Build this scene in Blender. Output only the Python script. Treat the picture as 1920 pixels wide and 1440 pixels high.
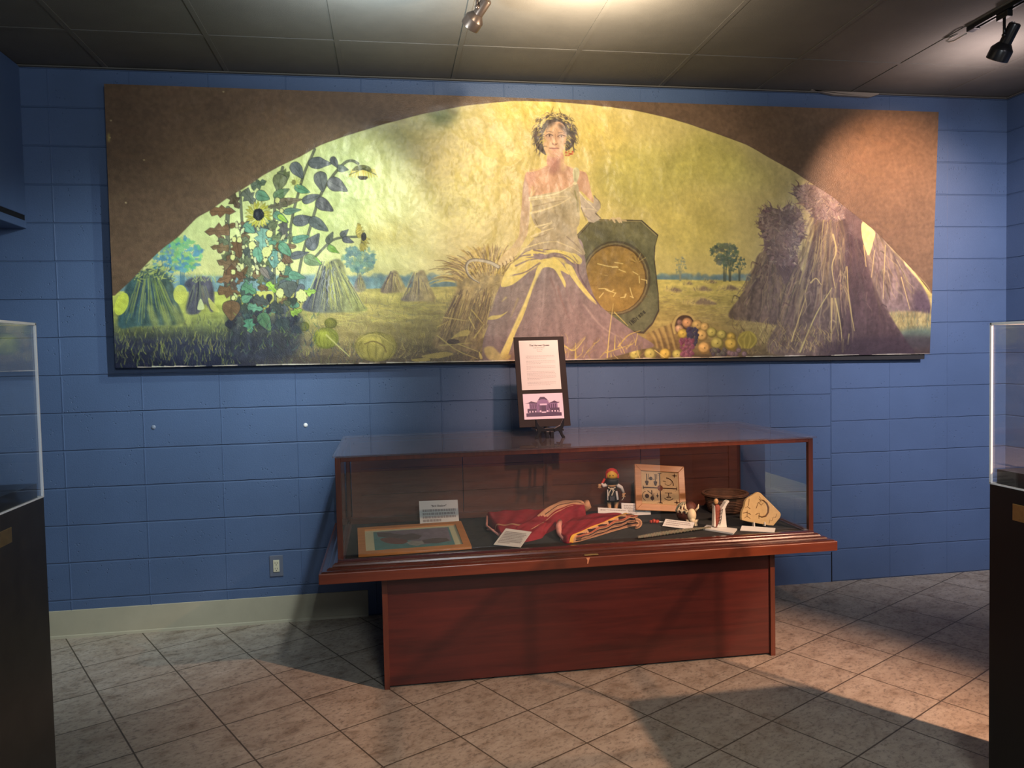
import bpy, bmesh, math, random
import numpy as np
from mathutils import Vector, Matrix, Euler
for o in list(bpy.data.objects): bpy.data.objects.remove(o)
S = bpy.context.scene
COL = S.collection
R = math.radians

# ============================ CAMERA ============================
F, YAW, PIT, ROL = 1450.0, 0.15641719, 0.0415049, -0.02162155
CAM = np.array([1.74088, -4.47321, 1.49855])
_cy, _sy, _cp, _sp, _cr, _sr = math.cos(YAW), math.sin(YAW), math.cos(PIT), math.sin(PIT), math.cos(ROL), math.sin(ROL)
FW = np.array([_sy*_cp, _cy*_cp, -_sp]); _r = np.array([_cy, -_sy, 0]); _u = np.cross(_r, FW)
RT = _cr*_r+_sr*_u; UP = -_sr*_r+_cr*_u
cam = bpy.data.cameras.new('camera'); camo = bpy.data.objects.new('camera', cam); COL.objects.link(camo)
cam.sensor_fit = 'HORIZONTAL'; cam.sensor_width = 36; cam.lens = 36*F/1920; cam.clip_start = .05; cam.clip_end = 60
M = Matrix(((RT[0], UP[0], -FW[0], CAM[0]), (RT[1], UP[1], -FW[1], CAM[1]), (RT[2], UP[2], -FW[2], CAM[2]), (0, 0, 0, 1)))
camo.matrix_world = M
S.camera = camo
def ray(x, y): return FW+RT*(x-960)/F+UP*(720-y)/F            # a pixel of the 1920 x 1440 photo as a direction
def atY(x, y, Y): d = ray(x, y); return Vector(CAM+d*((Y-CAM[1])/d[1]))
def atZ(x, y, Z): d = ray(x, y); return Vector(CAM+d*((Z-CAM[2])/d[2]))
def atX(x, y, X): d = ray(x, y); return Vector(CAM+d*((X-CAM[0])/d[0]))

# ============================ WORLD, LIGHT, EXPOSURE ============================
w = bpy.data.worlds.new('world'); S.world = w; w.use_nodes = True
w.node_tree.nodes['Background'].inputs[0].default_value = (.5, .55, .65, 1); w.node_tree.nodes['Background'].inputs[1].default_value = .02
vs = S.view_settings; vs.view_transform = 'Standard'; vs.look = 'None'; vs.exposure = 0.0; vs.gamma = 1.0; vs.use_curve_mapping = False
S.display_settings.display_device = 'sRGB'
def spot(name, loc, aim, watts, col, size, blend=.5, rad=.03):
    l = bpy.data.lights.new(name, 'SPOT'); l.energy = watts; l.color = col; l.spot_size = R(size); l.spot_blend = blend; l.shadow_soft_size = rad
    o = bpy.data.objects.new(name, l); COL.objects.link(o); o.location = loc
    o.rotation_euler = (Vector(aim)-Vector(loc)).to_track_quat('-Z', 'Y').to_euler(); return o
def point_fill(name, loc, watts, col, rad=.2):
    l = bpy.data.lights.new(name, 'POINT'); l.energy = watts; l.color = col; l.shadow_soft_size = rad
    o = bpy.data.objects.new(name, l); COL.objects.link(o); o.location = loc; return o
# track spots of the gallery (most heads hang out of view), plus two added fills
spot('spot_mural_centre', (2.19, -2.3, 2.955), (2.93, 0, 2.32), 212, (1, .80, .54), 57, .85, .03)
spot('spot_mural_left', (2.04, -1.07, 2.80), (1.22, 0, 1.98), 70, (.93, 1, .84), 74, .85, .03)
spot('spot_mural_right', (4.62, -1.08, 2.80), (4.86, 0, 2.36), 120, (1, .56, .34), 66, .8, .03)
spot('spot_right_corner', (4.63, -3.1, 2.88), (5.4, 0, 1.40), 560, (1, .92, 1), 58, 1, .04)
spot('spot_warm_room', (5.15, -3.7, 2.75), (3.0, -1.5, 0), 980, (1, .56, .36), 42, .7, .03)
spot('fill_warm_wall', (2.66, -2.5, 2.87), (3.05, -.1, .80), 320, (1, .55, .40), 44, .9, .04)  # added lamp without a fitting, warms the wall behind the case
spot('spot_left_wall', (2.08, -1.85, 2.87), (.32, 0, 1.02), 262, (.84, .95, 1), 60, .9, .03)
spot('fill_rear_wall', (4.1, -6.1, 2.8), (5.7, -6.0, .9), 1100, (.90, .96, 1), 82, .9, .05)  # added spot, stands in for daylight on the far right wall
# added upward spots without fittings, there to brighten the ceiling
spot('ceiling_fill_warm', (2.62, -1.36, 2.68), (2.62, -1.30, 3), 165, (1, .79, .56), 164, 1, .05)
spot('ceiling_fill_cool', (1.75, -1.36, 2.68), (1.75, -1.30, 3), 78, (.84, .96, 1), 164, 1, .05)
spot('ceiling_fill_right', (4.95, -.80, 2.72), (4.95, -.75, 3), 24, (1, .78, .74), 165, 1, .05)
point_fill('room_fill', (2.3, -5.2, 2.5), 185, (.90, .97, 1), .35)  # added soft fill behind the camera, no fitting there

# ============================ HELPERS ============================
def empty(name, loc=(0, 0, 0), rot=(0, 0, 0)):
    o = bpy.data.objects.new(name, None); COL.objects.link(o); o.location = loc; o.rotation_euler = rot; o.empty_display_size = .1; return o
def tag(o, label=None, cat=None, group=None, kind=None):
    if label: o['label'] = label
    if cat: o['category'] = cat
    if group: o['group'] = group
    if kind: o['kind'] = kind
    return o
class MB:
    """Collects the geometry of one part and links it as ONE mesh object."""
    def __init__(s): s.v = []; s.f = []; s.m = []; s.mi = 0
    def add(s, vs, fs):
        n = len(s.v); s.v += [tuple(v) for v in vs]; s.f += [tuple(i+n for i in f) for f in fs]; s.m += [s.mi]*len(fs); return s
    def box(s, c, d, rot=None, taper=1.0):
        x, y, z = [k/2 for k in d]; t = taper
        vs = [Vector(q) for q in ((-x, -y, -z), (x, -y, -z), (x, y, -z), (-x, y, -z), (-x*t, -y*t, z), (x*t, -y*t, z), (x*t, y*t, z), (-x*t, y*t, z))]
        if rot is not None:
            e = Euler(rot).to_matrix(); vs = [e @ q for q in vs]
        return s.add([q+Vector(c) for q in vs], [(0, 3, 2, 1), (4, 5, 6, 7), (0, 1, 5, 4), (1, 2, 6, 5), (2, 3, 7, 6), (3, 0, 4, 7)])
    def span(s, a, b): return s.box([(a[i]+b[i])/2 for i in range(3)], [abs(b[i]-a[i]) for i in range(3)])
    def prism(s, P, ax, a, b):
        """polygon P (2-D) extruded from a to b along axis ax"""
        n = len(P)
        def q(p, h): return {'x': (h, p[0], p[1]), 'y': (p[0], h, p[1]), 'z': (p[0], p[1], h)}[ax]
        vs = [q(p, a) for p in P]+[q(p, b) for p in P]
        return s.add(vs, [tuple(range(n))[::-1], tuple(range(n, 2*n))]+[(i, (i+1) % n, n+(i+1) % n, n+i) for i in range(n)])
    def lathe(s, prof, n=24, c=(0, 0, 0), M=None, sx=1, sy=1, cap=True):
        vs = []; fs = []
        for r, z in prof:
            for k in range(n): t = 2*math.pi*k/n; vs.append(Vector((r*math.cos(t)*sx, r*math.sin(t)*sy, z)))
        for i in range(len(prof)-1):
            for k in range(n): k2 = (k+1) % n; fs.append((i*n+k, i*n+k2, (i+1)*n+k2, (i+1)*n+k))
        if cap: fs.append(tuple(range(n))[::-1]); fs.append(tuple((len(prof)-1)*n+k for k in range(n)))
        if M is not None: vs = [M @ q for q in vs]
        return s.add([q+Vector(c) for q in vs], fs)
    def tube(s, P, r, n=8, flat=1.0):
        P = [Vector(p) for p in P]; vs = []; fs = []; m = len(P)
        rr = r if isinstance(r, (list, tuple)) else [r]*m
        nrm = None
        for i in range(m):
            t = (P[min(i+1, m-1)]-P[max(i-1, 0)]).normalized()
            if nrm is None: nrm = t.orthogonal().normalized()
            nrm = (nrm-t*nrm.dot(t)).normalized(); b = t.cross(nrm)
            for k in range(n): a = 2*math.pi*k/n; vs.append(P[i]+(nrm*math.cos(a)+b*math.sin(a)*flat)*rr[i])
        for i in range(m-1):
            for k in range(n): k2 = (k+1) % n; fs.append((i*n+k, i*n+k2, (i+1)*n+k2, (i+1)*n+k))
        fs += [tuple(range(n))[::-1], tuple((m-1)*n+k for k in range(n))]
        return s.add(vs, fs)
    def ball(s, c, r, n=16, m=10, M=None):
        r = r if isinstance(r, (tuple, list)) else (r, r, r)
        vs = [Vector((0, 0, -r[2]))]; fs = []
        for i in range(1, m):
            a = math.pi*i/m-math.pi/2
            for k in range(n): t = 2*math.pi*k/n; vs.append(Vector((r[0]*math.cos(a)*math.cos(t), r[1]*math.cos(a)*math.sin(t), r[2]*math.sin(a))))
        vs.append(Vector((0, 0, r[2]))); L = len(vs)-1
        for k in range(n): fs.append((0, 1+(k+1) % n, 1+k)); fs.append((L, 1+(m-2)*n+k, 1+(m-2)*n+(k+1) % n))
        for i in range(m-2):
            for k in range(n): k2 = (k+1) % n; fs.append((1+i*n+k, 1+i*n+k2, 1+(i+1)*n+k2, 1+(i+1)*n+k))
        if M is not None: vs = [M @ q for q in vs]
        return s.add([q+Vector(c) for q in vs], fs)
    def grid(s, fn, nu, nv, close=False):
        vs = [fn(u/nu, v/nv) for v in range(nv+1) for u in range(nu+1)]
        return s.add(vs, [(j*(nu+1)+i, j*(nu+1)+i+1, (j+1)*(nu+1)+i+1, (j+1)*(nu+1)+i) for j in range(nv) for i in range(nu)])
    def build(s, name, mat, parent=None, smooth=False, bevel=0, label=None, subsurf=0, M=None):
        me = bpy.data.meshes.new(name); vs = s.v if M is None else [tuple(M @ Vector(q)) for q in s.v]
        me.from_pydata(vs, [], s.f); mats = mat if isinstance(mat, (list, tuple)) else [mat]
        for q in mats: me.materials.append(q)
        if len(mats) > 1: me.polygons.foreach_set('material_index', s.m)
        bm = bmesh.new(); bm.from_mesh(me); bmesh.ops.recalc_face_normals(bm, faces=bm.faces); bm.to_mesh(me); bm.free()
        if smooth: me.polygons.foreach_set('use_smooth', [True]*len(me.polygons))
        o = bpy.data.objects.new(name, me); COL.objects.link(o)
        if parent: o.parent = parent
        if bevel:
            b = o.modifiers.new('bevel', 'BEVEL'); b.width = bevel; b.segments = 2; b.limit_method = 'ANGLE'; b.angle_limit = R(40)
        if subsurf: q = o.modifiers.new('subsurf', 'SUBSURF'); q.levels = subsurf; q.render_levels = subsurf
        if label: o['label'] = label
        return o
# ---- materials
def newmat(name):
    m = bpy.data.materials.new(name); m.use_nodes = True; nt = m.node_tree; nt.nodes.clear()
    out = nt.nodes.new('ShaderNodeOutputMaterial'); return m, nt, out
def N(nt, t, **k):
    n = nt.nodes.new(t)
    for a, b in k.items(): setattr(n, a, b)
    return n
def mth(nt, op, a, b=None, c=None, clamp=False):
    n = nt.nodes.new('ShaderNodeMath'); n.operation = op; n.use_clamp = clamp
    for i, q in enumerate((a, b, c)):
        if q is None: continue
        if isinstance(q, (int, float)): n.inputs[i].default_value = q
        else: nt.links.new(q, n.inputs[i])
    return n.outputs[0]
def lin(c): return tuple((x/12.92 if x <= .04045 else ((x+.055)/1.055)**2.4) for x in [q/255 for q in c])
def rgba(c): return tuple(c)+(1,)
def pbr(name, col, rough=.6, spec=.4, metal=0, noise=0, nscale=20, col2=None, bump=0, bscale=80, stretch=(1, 1, 1), coat=0):
    m, nt, out = newmat(name); b = N(nt, 'ShaderNodeBsdfPrincipled'); nt.links.new(b.outputs[0], out.inputs[0])
    b.inputs['Roughness'].default_value = rough; b.inputs['Metallic'].default_value = metal; b.inputs['Specular IOR Level'].default_value = spec
    if coat: b.inputs['Coat Weight'].default_value = coat; b.inputs['Coat Roughness'].default_value = .12
    b.inputs['Base Color'].default_value = rgba(col)
    if noise or col2 or bump:
        tc = N(nt, 'ShaderNodeTexCoord'); mp = N(nt, 'ShaderNodeMapping'); mp.inputs['Scale'].default_value = stretch; nt.links.new(tc.outputs['Object'], mp.inputs[0])
    if noise or col2:
        n = N(nt, 'ShaderNodeTexNoise'); n.inputs['Scale'].default_value = nscale; n.inputs['Detail'].default_value = 6; n.inputs['Roughness'].default_value = .65
        nt.links.new(mp.outputs[0], n.inputs[0]); cr = N(nt, 'ShaderNodeValToRGB'); nt.links.new(n.outputs[0], cr.inputs[0])
        c2 = col2 if col2 else tuple(x*(1-noise) for x in col); c1 = col if col2 else tuple(min(x*(1+noise), 1) for x in col)
        cr.color_ramp.elements[0].position = .32; cr.color_ramp.elements[1].position = .68
        cr.color_ramp.elements[0].color = rgba(c2); cr.color_ramp.elements[1].color = rgba(c1); nt.links.new(cr.outputs[0], b.inputs['Base Color'])
    if bump:
        n = N(nt, 'ShaderNodeTexNoise'); n.inputs['Scale'].default_value = bscale; n.inputs['Detail'].default_value = 4; nt.links.new(mp.outputs[0], n.inputs[0])
        bp = N(nt, 'ShaderNodeBump'); bp.inputs['Strength'].default_value = 1; bp.inputs['Distance'].default_value = bump; nt.links.new(n.outputs[0], bp.inputs['Height']); nt.links.new(bp.outputs[0], b.inputs['Normal'])
    return m
def wood(name, c1, c2, rough=.3, axis='X', scale=1.0, coat=.3):
    m, nt, out = newmat(name); b = N(nt, 'ShaderNodeBsdfPrincipled'); nt.links.new(b.outputs[0], out.inputs[0])
    b.inputs['Roughness'].default_value = rough; b.inputs['Coat Weight'].default_value = coat; b.inputs['Coat Roughness'].default_value = .15
    tc = N(nt, 'ShaderNodeTexCoord'); mp = N(nt, 'ShaderNodeMapping'); st = {'X': (1.2, 16, 16), 'Z': (16, 16, 1.2), 'Y': (16, 1.2, 16)}[axis]
    mp.inputs['Scale'].default_value = [q*scale for q in st]; nt.links.new(tc.outputs['Object'], mp.inputs[0])
    n = N(nt, 'ShaderNodeTexNoise'); n.inputs['Scale'].default_value = 2.2; n.inputs['Detail'].default_value = 9; n.inputs['Roughness'].default_value = .68; n.inputs['Distortion'].default_value = .7; nt.links.new(mp.outputs[0], n.inputs[0])
    n2 = N(nt, 'ShaderNodeTexNoise'); n2.inputs['Scale'].default_value = 2.3; n2.inputs['Detail'].default_value = 3; nt.links.new(tc.outputs['Object'], n2.inputs[0])
    f = mth(nt, 'ADD', mth(nt, 'MULTIPLY', n.outputs[0], .75), mth(nt, 'MULTIPLY', n2.outputs[0], .35))
    cr = N(nt, 'ShaderNodeValToRGB'); nt.links.new(f, cr.inputs[0]); cr.color_ramp.elements[0].position = .38; cr.color_ramp.elements[1].position = .72
    cr.color_ramp.elements[0].color = rgba(c2); cr.color_ramp.elements[1].color = rgba(c1); nt.links.new(cr.outputs[0], b.inputs['Base Color'])
    bp = N(nt, 'ShaderNodeBump'); bp.inputs['Distance'].default_value = .0006; nt.links.new(n.outputs[0], bp.inputs['Height']); nt.links.new(bp.outputs[0], b.inputs['Normal'])
    return m
def glass(name, tint=(.96, .98, .97), f0=.05, dust=.0, dustcol=(.4, .38, .38), rough=.0, streak=None):
    """thin pane: straight-through transmission, facing-based reflection, a little dust"""
    m, nt, out = newmat(name)
    tr = N(nt, 'ShaderNodeBsdfTransparent'); tr.inputs[0].default_value = rgba(tint)
    gl = N(nt, 'ShaderNodeBsdfGlossy'); gl.inputs['Roughness'].default_value = rough; gl.inputs[0].default_value = (1, 1, 1, 1)
    lw = N(nt, 'ShaderNodeLayerWeight'); lw.inputs[0].default_value = .5
    fac = mth(nt, 'ADD', mth(nt, 'MULTIPLY', mth(nt, 'POWER', lw.outputs['Facing'], 5.0), .9), f0, clamp=True)
    mx = N(nt, 'ShaderNodeMixShader'); nt.links.new(fac, mx.inputs[0]); nt.links.new(tr.outputs[0], mx.inputs[1]); nt.links.new(gl.outputs[0], mx.inputs[2])
    last = mx.outputs[0]
    if dust:
        df = N(nt, 'ShaderNodeBsdfDiffuse'); df.inputs[0].default_value = rgba(dustcol); m2 = N(nt, 'ShaderNodeMixShader')
        tc = N(nt, 'ShaderNodeTexCoord'); mp = N(nt, 'ShaderNodeMapping'); mp.inputs['Scale'].default_value = streak or (3, 3, 3); nt.links.new(tc.outputs['Object'], mp.inputs[0])
        n = N(nt, 'ShaderNodeTexNoise'); n.inputs['Scale'].default_value = 6; n.inputs['Detail'].default_value = 8; n.inputs['Roughness'].default_value = .7; nt.links.new(mp.outputs[0], n.inputs[0])
        nt.links.new(mth(nt, 'MULTIPLY', mth(nt, 'POWER', n.outputs[0], 2.0), dust*3.6, clamp=True), m2.inputs[0])
        nt.links.new(last, m2.inputs[1]); nt.links.new(df.outputs[0], m2.inputs[2]); last = m2.outputs[0]
    nt.links.new(last, out.inputs[0]); return m
# ============================ THE MURAL'S PAINT ============================
# An oil painting on canvas: strokes are laid on a 1600 x 500 colour grid that becomes the canvas mesh.
CW, CH = 1600, 500
MQ = [(195, 157), (1760, 210), (1743.5, 663.5), (216.5, 690)]      # canvas corners

def homography(src, dst):
    A = []; b = []
    for (x, y), (u, v) in zip(src, dst):
        A.append([x, y, 1, 0, 0, 0, -u*x, -u*y]); b.append(u)
        A.append([0, 0, 0, x, y, 1, -v*x, -v*y]); b.append(v)
    h = np.linalg.solve(np.array(A, float), np.array(b, float))
    return np.append(h, 1).reshape(3, 3)
HC = homography(MQ, [(0, 0), (CW-1, 0), (CW-1, CH-1), (0, CH-1)])
HI = np.linalg.inv(HC)
def hmap(M, P):
    P = np.asarray(P, float).reshape(-1, 2)
    q = np.c_[P, np.ones(len(P))] @ M.T
    return q[:, :2]/q[:, 2:3]

rng = np.random.RandomState(7)
def vnoise(sx, sy, seed, rot):
    r = np.random.RandomState(seed); g = r.rand(256, 256)
    c, s = math.cos(rot), math.sin(rot)
    X = (GX*c+GY*s)/sx+40; Y = (-GX*s+GY*c)/sy+90
    xi = np.floor(X).astype(int); yi = np.floor(Y).astype(int); fx = X-xi; fy = Y-yi
    fx = fx*fx*(3-2*fx); fy = fy*fy*(3-2*fy); xi &= 255; yi &= 255; x1 = (xi+1) & 255; y1 = (yi+1) & 255
    return (g[yi, xi]*(1-fx)+g[yi, x1]*fx)*(1-fy)+(g[y1, xi]*(1-fx)+g[y1, x1]*fx)*fy
GX, GY = np.meshgrid(np.arange(CW, dtype=float), np.arange(CH, dtype=float))
def fbm(sx, sy, seed, o=4):
    t = 0; a = 1; s = 0
    for k in range(o):
        rot = (.5, -.4, .9, -.8, .2)[k] if sx == sy else (.12, -.10, .18, -.15, .05)[k]
        t = t+a*vnoise(max(sx/1.9**k, 1.6), max(sy/1.9**k, 1.6), seed+k*17, rot); s += a; a *= .58
    return t/s-.5
N_big = fbm(150, 150, 1); N_mid = fbm(34, 34, 2); N_v = fbm(10, 60, 3); N_h = fbm(60, 8, 4); N_fine = fbm(6, 6, 5, 2)

IMG = np.zeros((CH, CW, 3)); 
def c3(c): return np.array(c, float)/255
def smooth_closed(P, n=6):
    P = np.asarray(P, float); L = len(P); out = []
    for i in range(L):
        p0, p1, p2, p3 = P[i-1], P[i], P[(i+1) % L], P[(i+2) % L]
        for k in range(n):
            t = k/n
            out.append(.5*(2*p1+(p2-p0)*t+(2*p0-5*p1+4*p2-p3)*t*t+(3*p1-p0-3*p2+p3)*t**3))
    return np.array(out)
def smooth_open(P, n=5):
    P = np.asarray(P, float)
    if len(P) < 3: return P
    Q = np.vstack([2*P[0]-P[1], P, 2*P[-1]-P[-2]]); out = []
    for i in range(1, len(Q)-2):
        p0, p1, p2, p3 = Q[i-1:i+3]
        for k in range(n):
            t = k/n
            out.append(.5*(2*p1+(p2-p0)*t+(2*p0-5*p1+4*p2-p3)*t*t+(3*p1-p0-3*p2+p3)*t**3))
    out.append(P[-1]); return np.array(out)
def blur(m, r):
    r = int(r)
    for ax in (0, 1):
        for _ in range(2):
            k = 2*r+1
            pad = [(0, 0), (0, 0)]; pad[ax] = (r+1, r)
            c = np.cumsum(np.pad(m, pad, mode='edge'), axis=ax)
            m = (np.take(c, range(k, c.shape[ax]), axis=ax)-np.take(c, range(0, c.shape[ax]-k), axis=ax))/k
    return m
def inside(P, xs, ys):
    ins = np.zeros((len(ys), len(xs)), bool)
    n = len(P)
    for i in range(n):
        x1, y1 = P[i]; x2, y2 = P[(i+1) % n]
        if y1 == y2: continue
        rows = (ys >= min(y1, y2)) & (ys < max(y1, y2))
        if not rows.any(): continue
        xc = x1+(ys[rows]-y1)*(x2-x1)/(y2-y1)
        ins[rows] ^= xs[None, :] < xc[:, None]
    return ins
def mask(P, soft=0):
    x0 = max(int(P[:, 0].min()-soft*3-2), 0); x1 = min(int(P[:, 0].max()+soft*3+3), CW)
    y0 = max(int(P[:, 1].min()-soft*3-2), 0); y1 = min(int(P[:, 1].max()+soft*3+3), CH)
    if x1 <= x0 or y1 <= y0: return None
    xs = np.arange(x0*3, x1*3)/3+1/6-.5; ys = np.arange(y0*3, y1*3)/3+1/6-.5
    m = inside(P, xs, ys).astype(float)
    m = m.reshape(y1-y0, 3, x1-x0, 3).mean((1, 3))
    if soft >= 1: m = blur(m, soft)
    return x0, x1, y0, y1, m
TEX = {'m': N_mid, 'v': N_v, 'h': N_h, 'f': N_fine, 'b': N_big}
def lay(x0, x1, y0, y1, m, col, a=1., tex='m', amp=.12, col2=None, ang=90):
    sub = IMG[y0:y1, x0:x1]
    c = np.ones(sub.shape)*c3(col)
    if col2 is not None:
        yy, xx = np.mgrid[0:y1-y0, 0:x1-x0]
        d = xx*math.cos(math.radians(ang))+yy*math.sin(math.radians(ang))
        d = (d-d.min())/max(d.max()-d.min(), 1e-6)
        c = c*(1-d[..., None])+c3(col2)*d[..., None]
    if amp: c = c*(1+amp*2.2*(TEX[tex][y0:y1, x0:x1]+.5*N_fine[y0:y1, x0:x1])[..., None])
    sub += (np.clip(c, 0, 1)-sub)*(m*a)[..., None]
def fill(P, col, a=1., soft=0, smooth=True, **k):
    Q = hmap(HC, P)
    if smooth and len(Q) > 2: Q = smooth_closed(Q)
    r = mask(Q, soft)
    if r: lay(*r, col, a, **k)
def ell(cx, cy, rx, ry, col, a=1., rot=0, soft=0, wob=0, **k):
    t = np.linspace(0, 2*math.pi, 28, endpoint=False)
    r = 1+(wob*rng.uniform(-1, 1, 28) if wob else 0)
    x = rx*np.cos(t)*r; y = ry*np.sin(t)*r; cr, sr = math.cos(math.radians(rot)), math.sin(math.radians(rot))
    fill(np.c_[cx+x*cr-y*sr, cy+x*sr+y*cr], col, a, soft, smooth=False, **k)
def line(P, w, col, a=1., w2=None, smooth=True, soft=.6):
    Q = hmap(HC, P)
    if smooth: Q = smooth_open(Q)
    w2 = w if w2 is None else w2
    R = max(w, w2)/2+1.5
    x0 = max(int(Q[:, 0].min()-R), 0); x1 = min(int(Q[:, 0].max()+R+1.5), CW)
    y0 = max(int(Q[:, 1].min()-R), 0); y1 = min(int(Q[:, 1].max()+R+1.5), CH)
    if x1 <= x0 or y1 <= y0: return
    yy, xx = np.mgrid[y0:y1, x0:x1].astype(float)
    best = np.full(xx.shape, -9.)
    n = len(Q)-1
    for i in range(n):
        ax, ay = Q[i]; dx, dy = Q[i+1]-Q[i]; L = dx*dx+dy*dy+1e-9
        t = np.clip(((xx-ax)*dx+(yy-ay)*dy)/L, 0, 1)
        d = np.hypot(xx-ax-t*dx, yy-ay-t*dy)
        ww = (w+(w2-w)*(i+t)/n)/2
        best = np.maximum(best, ww-d)
    m = np.clip(best/(2*soft)+.5, 0, 1)
    sub = IMG[y0:y1, x0:x1]; sub += (c3(col)-sub)*(m*a)[..., None]
def jit(c, s=14): return np.clip(np.array(c)+rng.uniform(-s, s)+rng.uniform(-s*.4, s*.4, 3), 0, 255)
def inpoly(P, n):
    P = np.asarray(P, float); out = []
    lo, hi = P.min(0), P.max(0)
    while len(out) < n:
        q = rng.uniform(lo, hi)
        if inside(P, np.array([q[0]]), np.array([q[1]]))[0, 0]: out.append(q)
    return out
def grass(P, n, L, ang, spread, cols, w=1.4, a=.8, curve=.15):
    for q in inpoly(P, n):
        t = math.radians(ang+rng.uniform(-spread, spread)); l = L*rng.uniform(.5, 1.3)
        d = np.array([math.cos(t), math.sin(t)])*l; k = np.array([-d[1], d[0]])*rng.uniform(-curve, curve)
        line([q, q+d*.5+k, q+d], w*rng.uniform(.7, 1.3), jit(cols[rng.randint(len(cols))]), a*rng.uniform(.6, 1), w2=.5)
def leaf(cx, cy, l, w, ang, col, a=.95, edge=(38, 42, 40), jag=0, vein=True, shape=0):
    T = math.radians(ang); ct, st = math.cos(T), math.sin(T)
    if shape == 0:   base = [(-.5, 0), (-.38, -.42), (-.08, -.5), (.22, -.3), (.5, 0), (.22, .3), (-.08, .5), (-.38, .42)]
    else:            base = [(-.5, .1), (-.45, -.4), (-.15, -.3), (-.05, -.55), (.12, -.22), (.3, -.3), (.5, 0), (.28, .25), (.1, .2), (-.08, .55), (-.2, .25), (-.42, .42)]
    B = np.array([(cx+(x*l+rng.uniform(-jag, jag))*ct-(y*w)*st, cy+(x*l)*st+(y*w+rng.uniform(-jag, jag))*ct) for x, y in base])
    if edge is not None:
        Bc = B.mean(0); fill(Bc+(B-Bc)*(1+2.2/max(l, w)), edge, a*.85, smooth=shape == 0)
    fill(B, jit(col, 8), a, smooth=shape == 0, amp=.22, tex='m')
    if vein: line([(cx-.45*l*ct, cy-.45*l*st), (cx+.42*l*ct, cy+.42*l*st)], .9, np.array(col)*.62, .7)

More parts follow.
